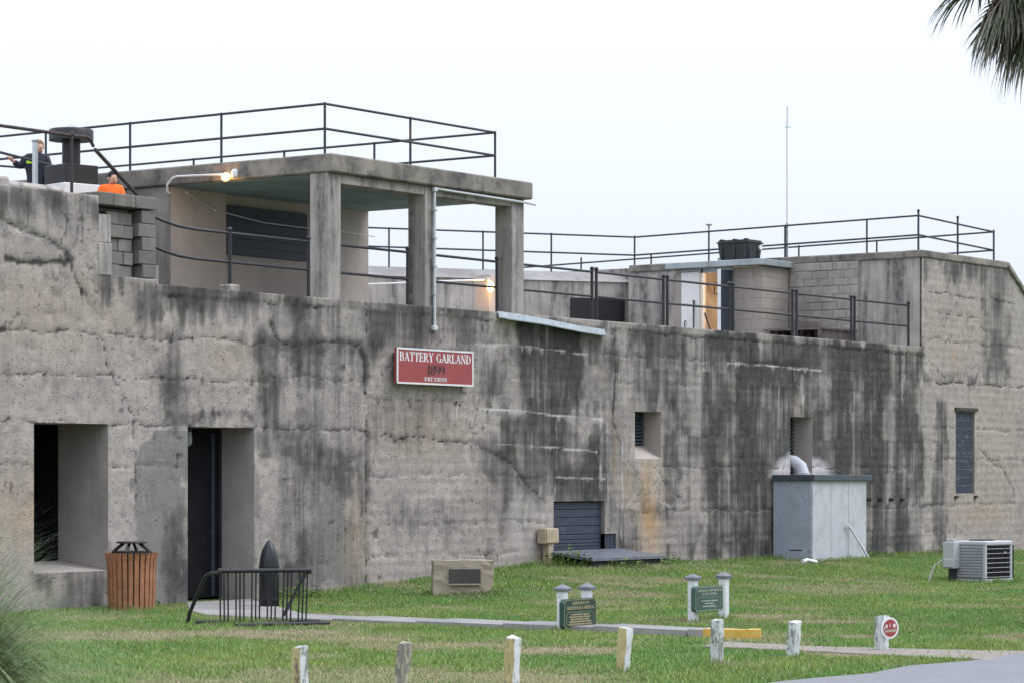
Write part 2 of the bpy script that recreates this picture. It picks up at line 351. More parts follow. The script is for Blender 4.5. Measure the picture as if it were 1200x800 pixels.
def ragged(poly, step=0.18, amp=0.05):
    out = []
    for i in range(len(poly)):
        a, b_ = Vector(poly[i]), Vector(poly[(i + 1) % len(poly)]); L = (b_ - a).length; k = max(1, int(L / step)) if L < 60 else 1
        nrm = Vector((-(b_ - a).y, (b_ - a).x)).normalized()
        for j in range(k): q = a + (b_ - a) * j / k; out.append(tuple(q + nrm * random.uniform(-amp, amp) * (1 if k > 1 else 0)))
    return out
edge = [(-40 + i * 0.25, -13.25 + 0.06 * math.sin(i * 0.7) + random.uniform(-0.04, 0.04)) for i in range(240)]
o = MB().prism(edge + [(400, -13.25), (400, -21), (-400, -21), (-400, -13.25)], -0.05, 0.016).build('road', 'asphalt'); o['kind'] = 'structure'
o = MB().prism(ragged([(-11.1, -10.25), (-11.35, -13.35), (-9.9, -13.35), (-10.3, -12.2), (-10.5, -11.0), (-10.35, -10.1)], 0.15, 0.06), -0.05, 0.012).build('dirt_path', 'dirt'); o['kind'] = 'structure'

# footpath of cast slabs running out from the doorway
fp = bpy.data.objects.new('footpath', None); COL.objects.link(fp); fp['kind'] = 'structure'; ROOTLOC['footpath'] = Vector((0, 0, 0))
def slab(poly, h, mats='walk'): return MB().prism(poly, -0.06, h).build('paving_slab', mats, fp)
slab([(-7.12, -0.02), (-5.9, -0.02), (-7.2, -1.55), (-8.2, -1.7), (-8.75, -1.55)], 0.02)
slab([(-8.76, -1.57), (-8.2, -1.715), (-7.25, -1.6), (-8.55, -3.15), (-9.45, -3.15), (-9.4, -2.4)], 0.02)
ys = np.linspace(-3.17, -9.3, 6); near = lambda y: float(np.interp(-y, [3.1, 7.7, 9.5], [-9.45, -9.72, -9.93])); far = lambda y: float(np.interp(-y, [3.1, 7.2, 9.3], [-8.56, -9.06, -9.42])); KERB = []
for i in range(5): slab([(near(ys[i]), ys[i]), (far(ys[i]), ys[i]), (far(ys[i + 1]), ys[i + 1] + 0.015), (near(ys[i + 1]), ys[i + 1] + 0.015)], 0.022 + 0.014 * i)
slab([(-9.92, -9.32), (-9.43, -9.32), (-9.62, -9.86), (-9.74, -9.9), (-9.77, -9.505), (-9.93, -9.505)], 0.09)
k = MB().prism([(-9.94, -9.51), (-9.775, -9.51), (-9.745, -9.905), (-9.62, -9.865), (-9.58, -9.97), (-9.76, -10.06), (-9.95, -9.75)], -0.05, 0.10).build('yellow_kerb', 'yellow', fp)

# ------------------------------------------------------------------ grass blades
def in_cam(x, y, mlo=-0.26, mhi=0.26):
    dx = x - CAMX; dy = y - CAMY; Y = dx * VD.x + dy * VD.y; X = dx * VR.x + dy * VR.y
    return (X / Y > mlo) & (X / Y < mhi), Y
N = 1900000
bx_ = rng.uniform(-24, 18, N); by_ = rng.uniform(-13.2, 0.0, N)
ok, Yd = in_cam(bx_, by_); ok &= rng.random(N) < np.clip(1.25 - (Yd - 24) / 40, 0.35, 1)
def inpoly(x, y, P):
    r = np.zeros(len(x), bool)
    for i in range(len(P)):
        x1, y1 = P[i]; x2, y2 = P[i - 1]
        if y1 != y2: r ^= ((y1 > y) != (y2 > y)) & (x < (x2 - x1) * (y - y1) / (y2 - y1) + x1)
    return r
for P in ([(-7.1, 0), (-5.75, 0), (-7.2, -1.6), (-8.57, -3.1), (-9.08, -7.2), (-9.44, -9.3), (-9.6, -9.95), (-9.76, -10.04), (-9.93, -9.75), (-9.9, -9.5), (-9.7, -7.7), (-9.43, -2.4), (-8.75, -1.55)],
          [(0.9, 0), (0.9, -0.75), (2.85, -0.75), (2.85, 0)], [(7.55, 0), (7.55, -0.8), (9.43, -0.8), (9.43, 0)]):
    ok &= ~inpoly(bx_, by_, P)
pth = inpoly(bx_, by_, [(-11.2, -9.95), (-11.35, -13.35), (-9.9, -13.35), (-10.3, -12.2), (-10.4, -9.95)]); ok &= ~(pth & (rng.random(N) < 0.93))
bx_ = bx_[ok]; by_ = by_[ok]; dd = dryness(bx_, by_)
keep = rng.random(len(bx_)) < (1 - 0.62 * dd) * (0.55 + 0.6 * fbm(bx_ * 3, by_ * 3, 31, 3)); bx_ = bx_[keep]; by_ = by_[keep]; dd = dd[keep]
n = len(bx_); clump = fbm(bx_ * 1.6 + 9, by_ * 1.6, 41, 4)
hgt = (0.013 + 0.034 * rng.random(n) ** 1.5) * (0.6 + 1.0 * clump) * (1 - 0.45 * dd)
wallgrow = (by_ > -0.22) & (bx_ > -5.6); hgt[wallgrow] *= 2.2
for fx, fy, fr in [(-18.8, -11.73, .13), (-17.7, -11.74, .13), (-16.34, -11.77, .13), (-14.46, -11.55, .13), (-13.15, -11.65, .13), (-11.87, -11.65, .13), (-10.6, -11.87, .13), (-9.73, -7.66, .14), (-9.28, -7.66, .14), (-7.16, -7.65, .14), (-6.5, -7.65, .14), (-8.88, -.72, .42), (5.32, -4.92, .6), (-3.75, -1.88, .55), (-10.6, -4.2, .5), (8.5, -.5, 1.2), (1.9, -.5, 1.2)]: hgt *= 1 + 1.3 * np.exp(-(((bx_ - fx) ** 2 + (by_ - fy) ** 2) / fr ** 2) ** 2)
hue = np.clip(1.9 * (fbm(bx_ * 0.9 + 70, by_ * 0.9 + 30, 51, 4, 0.6) - 0.5) + 0.5 + 0.35 * (rng.random(n) - 0.5), 0, 1)
ang = rng.uniform(0, 2 * np.pi, n); lean = rng.uniform(0.1, 0.9, n) * hgt; la = rng.uniform(0, 2 * np.pi, n); w = rng.uniform(0.004, 0.009, n)
zb = mound(bx_, by_) - 0.006
V = np.empty((n, 3, 3), np.float32)
V[:, 0] = np.stack([bx_ - np.cos(ang) * w, by_ - np.sin(ang) * w, zb], -1); V[:, 1] = np.stack([bx_ + np.cos(ang) * w, by_ + np.sin(ang) * w, zb], -1)
V[:, 2] = np.stack([bx_ + np.cos(la) * lean, by_ + np.sin(la) * lean, zb + hgt], -1)
def tri_mesh(name, V, k=3):
    n = len(V); me = bpy.data.meshes.new(name); me.vertices.add(n * k); me.vertices.foreach_set('co', V.reshape(-1))
    me.loops.add(n * k); me.loops.foreach_set('vertex_index', np.arange(n * k, dtype=np.int32)); me.polygons.add(n)
    me.polygons.foreach_set('loop_start', np.arange(0, n * k, k, dtype=np.int32)); me.update(calc_edges=True); return me
me = tri_mesh('grass', V)
set_attr(me, 'dry', np.repeat(np.clip(dd * 1.1 + (rng.random(n) < 0.08) * 0.8, 0, 1), 3)); set_attr(me, 'hue', np.repeat(hue, 3)); set_attr(me, 'rnd', np.repeat(np.clip(0.55 * rng.random(n) + 0.6 * (clump - 0.2), 0, 1), 3))
m, nt, b = newmat('grass_blade')
c = mix(nt, attr(nt, 'rnd'), mix(nt, attr(nt, 'hue'), (0.08, 0.17, 0.04), (0.125, 0.19, 0.042)), mix(nt, attr(nt, 'hue'), (0.2, 0.35, 0.095), (0.32, 0.4, 0.115))); c = mix(nt, attr(nt, 'dry'), c, (0.4, 0.325, 0.235))
nt.links.new(c, b.inputs['Base Color']); b.inputs['Roughness'].default_value = 0.7; b.inputs['Specular IOR Level'].default_value = 0.2
M['grass'] = m; me.materials.append(m)
go = bpy.data.objects.new('grass', me); COL.objects.link(go); tag(go, 'mown green lawn with dry straw patches in front of the battery', 'grass'); go['kind'] = 'stuff'

# ------------------------------------------------------------------ the battery: front wall sheet with real relief and stain maps
bat = thing('concrete_battery', 'long weathered concrete gun battery with dark mildew streaks and roofed lookout', 'fortification', (0, 0, 0))
OPEN = [(-9.81, -8.54, 0.46, 2.27), (-7.09, -5.80, -0.5, 2.26), (1.08, 2.47, 0.44, 1.25), (2.47, 2.79, 0.44, 0.74), (3.32, 4.09, 1.91, 2.66), (8.19, 8.95, 1.6, 2.66), (14.43, 15.22, 1.30, 2.88)]
def top_of(s):
    return np.where(s < -8.72, 5.05, np.where(s < -7.675, 4.10, np.where(s < 13.04, 4.04, np.interp(s, [13.04, 16.6, 17.41, 19.6], [5.81, 5.78, 5.25, 3.6]))))
sx = np.arange(-11.6, 19.6, 0.04); keys = sorted({v for q in OPEN for v in q[:2]} | {-8.72, -8.719, -7.676, -7.675, 13.04, 13.039})
for kx in keys: sx = sx[np.abs(sx - kx) > 0.012]
sx = np.sort(np.concatenate([sx, keys]))
zz = np.arange(-0.3, 5.85, 0.03); kz = sorted({v for q in OPEN for v in q[2:] if v > 0} | {4.10, 4.04, 5.05})
for kx in kz: zz = zz[np.abs(zz - kx) > 0.010]
zz = np.sort(np.concatenate([zz, kz]))
S, Z = np.meshgrid(sx, zz, indexing='ij'); T = top_of(S); cellS = (S[:-1, :-1] + S[1:, 1:]) / 2; cellZ = (Z[:-1, :-1] + Z[1:, 1:]) / 2
mask = cellZ < top_of(cellS) + 0.012
for s0, s1, z0, z1 in OPEN: mask &= ~((cellS > s0) & (cellS < s1) & (cellZ > z0) & (cellZ < z1))
hang = T - Z                                                       # depth below the local wall top
wob = 0.03 * (fbm(S * 0.6, Z * 2.0, 5, 3) - 0.5)
def lin(pts, S): return np.interp(S, [q[0] for q in pts], [q[1] for q in pts])
SJ = S + 0.10 * (fbm(S * 3.1, Z * 3.1, 63, 3) - 0.5) + 0.05 * (fbm(S * 14, Z * 14, 64, 2) - 0.5); ZJ = Z + 0.10 * (fbm(S * 3.3, Z * 3.3, 65, 3) - 0.5) + 0.05 * (fbm(S * 14, Z * 14, 66, 2) - 0.5)
def line_d(pts):                                                    # distance to a polyline
    d = np.full(S.shape, 9.0)
    for (x0, y0), (x1, y1) in zip(pts[:-1], pts[1:]):
        L2 = (x1 - x0) ** 2 + (y1 - y0) ** 2; t = np.clip(((SJ - x0) * (x1 - x0) + (ZJ - y0) * (y1 - y0)) / L2, 0, 1)
        d = np.minimum(d, np.hypot(SJ - x0 - t * (x1 - x0), ZJ - y0 - t * (y1 - y0)))
    return d
jit = (fbm(S * 6, Z * 6, 61, 3) - 0.5) * 0.07 + (fbm(S * 1.5, Z * 1.5, 62, 2) - 0.5) * 0.06
lifts = np.searchsorted(np.array([0.55, 1.1, 1.7, 2.27, 2.8, 3.35, 3.93, 4.5, 5.06]), Z + wob * 2)
# vertical run-off streaks at several widths, drifting a little as they fall
ss = S + 0.05 * (fbm(S * 2, Z * 0.8, 71, 2) - 0.5)
st = 0.42 * fbm(ss * 2.2, Z * 0.12, 72, 2) + 0.2 * fbm(ss * 6.5, Z * 0.2, 73, 2) + 0.28 * fbm(ss * 5.0 + lifts * 13.7, Z * 0.25, 78, 3) + 0.2 * fbm(ss * 17 + lifts * 5.3, Z * 0.35, 74, 2)
blot = fbm(S * 1.8, Z * 1.8, 75, 5, 0.6)
RECT = [(-7.57, -3.44, 3.79, 4.14, .75), (-5.68, -5.16, 2.23, 3.47, .75), (-5.16, -3.44, 3.46, 3.86, .45), (-4.99, -3.44, 2.3, 3.46, .5), (-4.72, -3.99, 2.29, 2.52, .5), (-5.39, -3.99, 0.11, 2.06, .55), (-4.09, -3.44, 0.07, 2.54, .45), (-3.44, -0.54, 3.53, 4.09, .7), (-2.67, -0.85, 3.74, 4.02, .4),
 (0.26, 1.79, 2.55, 3.86, 1.35), (-0.85, 0.26, 2.61, 3.67, .38), (-0.22, 0.88, 2.11, 2.49, .75), (0.88, 1.79, 2.12, 2.51, .8), (-0.85, 2.74, 1.32, 2.09, .5), (1.06, 2.45, 1.26, 1.79, .9), (2.4, 3.27, 0.8, 3.8, .5), (1.79, 2.55, 2.66, 3.71, .4), (3.22, 5.57, 2.7, 3.9, .78), (4.09, 5.65, 1.04, 2.84, .5),
 (2.93, 3.42, 0.39, 1.09, .9), (4.22, 5.31, 0.35, 1.08, .8), (5.52, 13.04, 0.1, 3.95, 1.0), (5.73, 7.44, 1.6, 3.6, .3), (6.6, 7.58, 0.3, 1.89, .5), (9.19, 13.04, 2.52, 3.75, .3), (13.59, 14.01, 0.15, 3.04, .75), (15.52, 16.64, 3.59, 5.67, .62), (13.11, 16.56, 5.48, 5.74, .5), (13.04, 15.89, 3.45, 3.58, .35),
 (-11.6, -8.49, 4.74, 5.0, .65), (-8.67, -7.96, 3.83, 4.12, .85), (-7.96, -7.57, 3.64, 4.07, .7), (-7.6, -7.06, 0.19, 1.17, .5), (-8.64, -8.19, -0.05, 0.76, .45), (-3.4, -1.68, 2.18, 2.68, .3), (-3.15, 0.44, 0.86, 1.23, .3), (-9.3, -8.54, -0.1, .46, .7), (-9.8, -9.4, .2, .42, .5), (-7.6, -7.1, 2.5, 3.4, .4), (-7.5, -5.8, 2.28, 2.42, .45), (-6.2, -5.6, .3, 1.4, .3), (9.5, 13, .2, .9, .25), (2.2, 13, 3.7, 4.05, .35)]
mild = np.zeros(S.shape)
WX = (fbm(S * 1.7, Z * 1.5, 111, 4, 0.6) - 0.5) * 0.9; WZ = (fbm(S * 5.0, Z * 0.7, 112, 4, 0.6) - 0.5) * 0.9
for s0, s1, z0, z1, v in RECT:
    jx = WX + 0.15 * (fbm(S * 9, Z * 3, int(s0 * 10) % 97, 2) - 0.5); jz = WZ
    e = min(0.2, 0.3 * (s1 - s0), 0.45 * (z1 - z0))
    wgt = sstep(s0 - e, s0 + e, S + jx * 0.6) * (1 - sstep(s1 - e, s1 + e, S + jx * 0.6)) * sstep(z0 - 2 * e, z0 + e, Z + jz) * (1 - sstep(z1 - e * 0.4, z1 + e, Z + jz * 0.4))
    mild = np.maximum(mild, wgt * v) + 0.15 * np.minimum(mild, wgt * v)
stf = fbm(ss * 30, Z * 0.9, 76, 3)
ltone = np.random.default_rng(14).random(14)[lifts]
hard = mild * (0.68 + 2.6 * (st - 0.55) + 1.3 * (blot - 0.5) + 0.9 * (stf - 0.5) + 0.3 * (ltone - 0.5))
reg = np.interp(S, [-12, -8, -6, -5.5, -3.5, -3.3, -1, -.5, 13, 13.2, 20], [.5, .4, .55, 1, 1, .35, .4, 1, 1, .4, .4])
mild_f = hard + reg * (0.26 * sstep(0.54, 0.70, blot) * (0.5 + st) + 0.20 * sstep(0.58, 0.72, st) * (hang < 2.5))
# pale streaks that were washed clean inside the dark right half
for cx, wd, k in ((5.2, .2, .5), (6.05, .16, .45), (7.1, .1, .3), (9.55, .1, .35), (10.9, .2, .4), (11.8, .16, .4), (12.3, .09, .7), (3.05, .2, .4), (0.05, .16, .45), (8.55, .22, .45), (4.1, .1, .3), (-4.3, .12, .35), (-3.9, .1, .3), (-5.0, .1, .3)):
    mild_f -= 0.7 * k * np.exp(-((ss - cx) / wd) ** 2) * (0.4 + 0.8 * fbm(S * 4, Z * 0.6, 77, 3))
# joints between the lifts, cracks, plaster edges: dark lines that are recessed too
relief = 0.012 * (fbm(S * 1.2, Z * 1.2, 81, 4) - 0.5) + 0.006 * (fbm(S * 9, Z * 9, 83, 3) - 0.5)
board = np.sin(Z * 2 * np.pi / 0.145 + 3 * fbm(S * 0.3, Z * 0.1, 84, 2)); relief += 0.0022 * board * (S > -3.44)
crackw = np.zeros(S.shape)
def crack(pts, wd=0.012, dark=0.7, dep=0.012, gap=0.3, halo=0.12):
    global crackw, relief, mild_f
    d = np.abs(line_d(pts) + 0) ; q = line_d([(x + 0, z + 0) for x, z in pts]); dj = np.abs(q)
    on = sstep(gap, gap + 0.15, fbm(S * 2.3, Z * 2.3, int(abs(pts[0][0] * 37)) + 5, 3))
    wd = wd * (0.25 + 1.6 * fbm(S * 3.7, Z * 3.7, 67, 3)); k = np.exp(-(dj / (wd * 1.3)) ** 2) * on; crackw = np.maximum(crackw, k * dark); relief -= dep * k; mild_f = mild_f + halo * np.exp(-(dj / 0.07) ** 2) * on * fbm(S * 5, Z * 5, 68, 3)
def wavy(s0, s1, z0, z1, n=14, amp=0.02):
    r = random.Random(int(s0 * 100 + z0 * 10)); return [(s0 + (s1 - s0) * i / n, z0 + (z1 - z0) * i / n + r.uniform(-amp, amp)) for i in range(n + 1)]
for s0, s1, z, dk, gp in ((-11.6, -3.44, 2.27, .45, .15), (-11.6, -5.5, 2.86, .5, .05), (-7.6, -3.44, 1.9, .2, .45), (-11.6, -5.6, 3.37, .5, .05), (-5.5, -3.44, 2.95, .4, .2), (-11.6, -7.2, 1.75, .3, .2), (-3.44, 2.3, 3.06, .25, .4), (-3.44, -0.9, 2.70, .3, .3), (2.3, 13.04, 3.52, .55, .3), (2.3, 13.0, 3.1, .3, .4), (2.3, 13.7, 2.3, .25, .45), (4.1, 13.7, 1.78, .6, .3), (2.9, 13.5, 1.07, .5, .3), (2.9, 13.5, .62, .3, .4), (-3.44, 1.0, 1.62, .3, .4), (-3.44, 1.0, .95, .3, .4), (-3.44, 1.0, .5, .3, .42),
                         (13.04, 17.4, 3.4, .75, .2), (13.3, 16.9, 5.06, .65, .25), (13.6, 15.6, 4.68, .55, .3), (13.04, 17.4, 4.2, .5, .15), (13.04, 18, 2.55, .4, .25), (13.04, 18, 1.95, .4, .25), (13.04, 18, 1.1, .4, .25), (13.04, 18, .6, .25, .4), (13.2, 17, 4.45, .4, .4), (2.3, 13.04, 3.92, .6, .22), (-7.6, 2.3, 3.93, .35, .35)):
    crack(wavy(s0, s1, z, z + random.uniform(-.02, .02), max(6, int((s1 - s0) * 3))), 0.011, dk + 0.15, 0.014, gp)
crack([(-5.46, 3.64), (-5.34, 3.46), (-4.99, 3.38), (-4.27, 3.46), (-3.62, 3.46), (-3.47, 3.25), (-3.47, 2.9)], 0.011, .9, 0.02, 0.05, 0.9)
crack([(-3.455, 3.9), (-3.455, 2.5), (-3.46, 0)], 0.009, .8, 0.02, 0.1, 0.35)
crack([(-3.44, 2.2), (-2.67, 2.18), (-1.68, 2.16), (-0.85, 2.1), (0.0, 1.79), (0.77, 1.28)], 0.010, .9, 0.02, 0.05, 0.35)
crack([(-11, 4.75), (-10.37, 4.65), (-9.95, 4.58), (-9.52, 4.43), (-9.23, 4.28), (-9.09, 4.0), (-8.96, 3.85)], 0.018, .7, 0.02, 0.1)
crack([(-10.26, 4.21), (-9.74, 4.18), (-9.2, 4.22)], 0.03, .85, 0.015, 0.2)
crack([(-8.67, 3.34), (-8.49, 2.87), (-8.19, 2.56), (-8.07, 2.27), (-8.05, 1.3)], 0.009, .8, 0.018, 0.1)
crack([(-9.95, 5.0), (-9.93, 4.6)], 0.012, .6, 0.01, 0.2); crack([(-9.05, 5.0), (-9.08, 4.7), (-9.2, 4.4)], 0.014, .6, 0.01, 0.1)
crack([(-7.85, 4.0), (-7.95, 3.6), (-8.2, 3.4)], 0.015, .5, 0.01, 0.2); crack([(15.4, 2.2), (15.9, 1.95), (16.5, 1.75), (17.0, 1.35)], 0.018, .6, 0.015, 0.1); crack([(13.1, 3.95), (13.5, 3.7), (14.0, 3.5)], 0.014, .6, .01, .1)
crack([(2.75, 3.9), (2.78, 3.1), (2.72, 2.5), (2.9, 2.1)], 0.02, .8, .015, .15); crack([(3.9, 1.8), (4.3, 1.45), (4.8, 1.2)], .015, .7, .012, .15)
crack([(-0.95, 3.3), (-0.75, 2.9), (-0.85, 2.6)], .012, .5, .008, .2)
# plaster skin that is proud of the wall at the upper left
skin = sstep(-0.02, 0.04, Z - lin([(-11.6, 4.75), (-10.37, 4.65), (-9.95, 4.58), (-9.52, 4.43), (-9.23, 4.28), (-9.09, 4.0), (-8.96, 3.85), (-8.7, 3.6)], S) + jit) * (S < -8.7); relief += 0.018 * skin
relief += 0.014 * (hang < 0.115) * (S > -7.67) * (S < 13.03)                                    # the coping course
# spalls and pits
pit = sstep(0.68, 0.80, fbm(S * 7, Z * 7, 91, 3)); relief -= 0.012 * pit * (S < -0.5); pits = sstep(0.70, 0.78, fbm(S * 11, Z * 9, 92, 2)) * sstep(0.4, 0.6, fbm(S * 1.1, Z * 1.3, 93, 3)) * (S < -0.3)
# lime that has leached out of the joints and run down
eff = np.zeros(S.shape)
def lime(pts, drip=0.25, k=1.0):
    global eff
    zl = lin(pts, S) + 0.02 * (fbm(S * 5, S * 0 + 3, 95, 2) - 0.5); inside = (S > pts[0][0]) & (S < pts[-1][0]); d = zl - Z
    ln = drip * (0.1 + 1.6 * np.clip(fbm(ss * 9, S * 0 + 1, int(abs(pts[0][0] * 13)) + 3, 3) - 0.38, 0, 1) * 2)
    bk_ = sstep(0.36, 0.55, fbm(S * 4, Z * 2, 97, 4, 0.6)); eff = np.maximum(eff, inside * k * sstep(-0.02, 0.005, d) * (1 - sstep(0.012, 0.04, d)) * (0.6 + 0.4 * bk_))
    eff = np.maximum(eff, inside * k * 0.7 * bk_ * (d > 0) * (1 - sstep(ln * 0.2, ln + 0.06, d)) * (0.4 + 0.8 * fbm(ss * 22, Z * 2, 96, 3)))
lime([(-0.94, 3.56), (0.0, 3.57), (1.11, 3.55), (2.03, 3.51)], .12, .7); lime([(-0.85, 2.63), (0.44, 2.6), (1.33, 2.55), (2.4, 2.53)], .13, .9); lime([(-0.43, 2.11), (0.88, 2.08), (2.26, 2.02)], .10, .8); lime([(6.11, 3.53), (7.44, 3.53), (8.3, 3.5), (9.3, 3.5)], .1, .85)
lime([(4.0, 1.12), (7.5, 1.05)], .12, .45); lime([(1.1, 1.62), (2.5, 1.6)], .08, .6); lime([(-0.75, 3.54), (-0.35, 3.54)], .5, .75)
def vlime(x, z0, z1, w, k): 
    global eff
    w = w * (0.35 + 1.1 * fbm(S * 3, Z * 2.2, 94, 3)); c_ = x + 0.09 * (fbm(Z * 2.5, Z * 0 + x, 99, 3) - 0.5); eff = np.maximum(eff, k * np.exp(-((S - c_) / w) ** 2) * sstep(z1 - 0.1, z1 + 0.15, Z) * (1 - sstep(z0 - 0.02, z0 + 0.02, Z)) * (0.1 + 1.2 * fbm(S * 14, Z * 3.5, 98, 4, 0.6)))
for a in ((1.13, 2.5, 1.3, .035, .75), (2.35, 2.53, 1.35, .07, .65), (2.55, 2.5, .8, .03, .7), (2.95, 2.3, .6, .06, .8), (3.05, 3.8, 2.7, .1, .5), (3.2, 2.1, 1.6, .12, .6), (7.81, 3.28, 2.4, .035, .9), (12.3, 3.88, 2.86, .06, .5), (8.6, 3.4, 2.8, .1, .8), (5.05, 1.05, .7, .05, .7), (5.3, 1.05, .8, .04, .7), (-2.42, 2.7, 2.1, .02, .6), (-1.35, 2.7, 2.2, .03, .6), (.35, 1.3, .8, .1, .7), (.75, 1.5, .5, .12, .6), (-2.67, 3.95, 3.5, .035, .5), (8.5, 3.5, 3.0, .16, .4), (2.55, 4.0, 3.6, .03, .7), (2.0, 3.5, 3.1, .04, .4), (6.8, 3.45, 2.9, .05, .35), (-4.75, 2.0, 1.2, .03, .5), (-7.2, 1.9, .2, .05, .4), (-7.9, 2.1, .8, .04, .45), (-4.15, 2.0, 1.4, .07, .4)): vlime(*a)
for pts in ([(3.05, 1.9), (3.3, 1.7), (3.4, 1.4), (3.1, 1.15)], [(3.9, 1.9), (4.05, 1.6), (3.75, 1.3), (4.4, 1.12)], [(8.3, 3.45), (8.4, 3.2), (8.75, 3.1), (8.6, 2.85)]):
    eff = np.maximum(eff, 0.5 * np.exp(-((line_d(pts) + 0.0) / 0.03) ** 2) * (0.4 + fbm(S * 4, Z * 4, 88, 2)))
tri = sstep(0.0, 0.15, lin([(-0.3, 1.85), (0.0, 1.73), (0.85, 1.2), (1.08, 1.2)], S) - Z) * sstep(-0.25, 0.1, S) * (S < 1.08) * sstep(.3, .6, Z); eff = np.maximum(eff, 0.32 * tri * (0.5 + fbm(S * 6, Z * 1.2, 87, 3)))
# overspray of white paint round the duct window
q = np.hypot((S - 8.62) / 1.2, (Z - 1.68) / 0.42) + (fbm(S * 2, Z * 2, 86, 3) - 0.5) * 0.35; eff = np.maximum(eff, 0.85 * (1 - sstep(0.55, 1.1, q)) * (0.7 + 0.6 * fbm(S * 6, Z * 6, 79, 4)))
och = np.zeros(S.shape)
for cx, cz, wx, wz, k in ((3.75, 1.0, .34, .95, 1.0), (3.1, 1.5, .3, .4, .5), (8.6, 2.9, .3, .4, .35), (14.6, 4.3, 1.5, .9, .12), (16, 2.2, 1.2, 1.4, .15), (-9.5, 3.6, 1.5, .5, .2), (2.74, 2.05, .07, .5, 1.0), (0.9, .6, .2, .3, .35), (-9.9, 1.2, .7, .5, .4), (14.3, 3.9, .2, .25, .5), (15.5, .9, 1.5, .3, .3), (-2.2, 2.3, 1.0, .4, .25), (-3.7, .7, .3, .8, .4), (-6.3, 3.2, .5, .3, .2)):
    och = np.maximum(och, k * np.exp(-((S - cx) / wx) ** 2 - ((Z - cz) / wz) ** 2) * (0.35 + 1.1 * fbm(S * 5, Z * 2, 85, 3)))
patch = sstep(0.47, 0.5, fbm(S * 1.7 + 30, Z * 1.3, 101, 4, 0.55)) * (S > -8.4) * (S < -3.5) * (Z < 2.2) * sstep(.4, .5, fbm(S * .5, Z * .5 + 7, 102, 2) + .1)   # newer grey mortar skims by the doorway
bays = np.searchsorted(np.array([-9.2, -7.2, -5.4, -3.44, -1.2, 0.9, 2.9, 5.0, 7.1, 9.0, 11.0, 13.04, 15.2, 17]), S + 0.2 * (fbm(S, Z * 3, 120, 2) - 0.5)); tone = np.random.default_rng(9).random((12, 16))[lifts, bays]
# relief dies out at the openings and at the top so that the reveals butt cleanly
damp = np.ones(S.shape)
for s0, s1, z0, z1 in OPEN:
    q = np.maximum(np.maximum(s0 - S, S - s1), np.maximum(z0 - Z, Z - z1)); damp = np.minimum(damp, sstep(0.0, 0.12, q))
Yw = -relief * damp
wme = grid_mesh('front_wall', S, Yw, Z, mask)
# pull the stair-stepped top onto the real slope at the right end
zc = Z.copy(); over = (Z > T) & (S > 13.03); zc[over] = T[over]
co = np.stack([S, Yw, zc], -1).reshape(-1).astype(np.float32); wme.vertices.foreach_set('co', co)
for nm, v in (('mild', mild_f), ('crack', np.clip(crackw + 0.55 * pits, 0, 1)), ('lime', eff), ('ochre', och), ('patch', patch), ('tone', tone), ('veil', np.clip(mild * (0.55 + 0.9 * (blot - 0.3)), 0, 1))): set_attr(wme, nm, v)
bm = bmesh.new(); bm.from_mesh(wme); bmesh.ops.delete(bm, geom=[v for v in bm.verts if not v.link_faces], context='VERTS')
te = [e for e in bm.edges if e.is_boundary and all(v.co.z > float(top_of(np.array([v.co.x + (0.003 if v.co.x > 0 else 0)]))[0]) - 0.05 for v in e.verts)]
r_ = bmesh.ops.extrude_edge_only(bm, edges=te); bmesh.ops.translate(bm, verts=[g for g in r_['geom'] if isinstance(g, bmesh.types.BMVert)], vec=(0, 0.45, 0.0))
bmesh.ops.recalc_face_normals(bm, faces=bm.faces); bm.to_mesh(wme); bm.free()
m, nt, b = newmat('battery_wall'); p = pos(nt)
big = noise(nt, p, 0.9, 6, 0.62, 0.5); mid = noise(nt, p, 6, 6, 0.65); fine = noise(nt, p, 45, 5, 0.72); vs = noise(nt, mapping(nt, p, (20, 20, 2.2)), 1.0, 7, 0.75, 0.5)
hb = noise(nt, mapping(nt, p, (1.2, 1.2, 9.0)), 1.0, 4, 0.6)
pitn = noise(nt, mapping(nt, p, (0.75, 0.75, 1.3)), 22, 4, 0.65); lich = noise(nt, p, 70, 3, 0.75)
c = mix(nt, ramp(nt, big, [(0.32, 0), (0.68, 1)]), (0.315, 0.283, 0.264), (0.455, 0.402, 0.366))
c = mix(nt, ramp(nt, attr(nt, 'tone'), [(0.0, 0.0), (1.0, 0.6)]), c, mix(nt, hb, (0.27, 0.243, 0.226), (0.42, 0.362, 0.318)))
c = mix(nt, ramp(nt, hb, [(0.45, 0), (0.7, 0.5)]), c, (0.32, 0.287, 0.268))
c = mix(nt, ramp(nt, mid, [(0.42, 0), (0.72, 0.6)]), c, (0.19, 0.183, 0.178))
c = mix(nt, ramp(nt, mid, [(0.25, 0.5), (0.4, 0.0)]), c, (0.52, 0.47, 0.435))
c = mix(nt, math_(nt, 'MULTIPLY', attr(nt, 'patch'), 0.75), c, mix(nt, mid, (0.13, 0.13, 0.128), (0.2, 0.195, 0.19)))
c = mix(nt, math_(nt, 'MULTIPLY', attr(nt, 'ochre'), 0.8, clamp=True), c, (0.42, 0.27, 0.14))
c = mix(nt, math_(nt, 'MULTIPLY', attr(nt, 'veil'), 0.8, clamp=True), c, mix(nt, mid, (0.13, 0.122, 0.116), (0.215, 0.2, 0.188)))
brk = math_(nt, 'ADD', math_(nt, 'MULTIPLY', math_(nt, 'SUBTRACT', vs, 0.5), 0.75), math_(nt, 'ADD', math_(nt, 'MULTIPLY', math_(nt, 'SUBTRACT', mid, 0.5), 0.5), math_(nt, 'MULTIPLY', math_(nt, 'SUBTRACT', lich, 0.5), 0.35)))
md = math_(nt, 'ADD', attr(nt, 'mild'), brk)
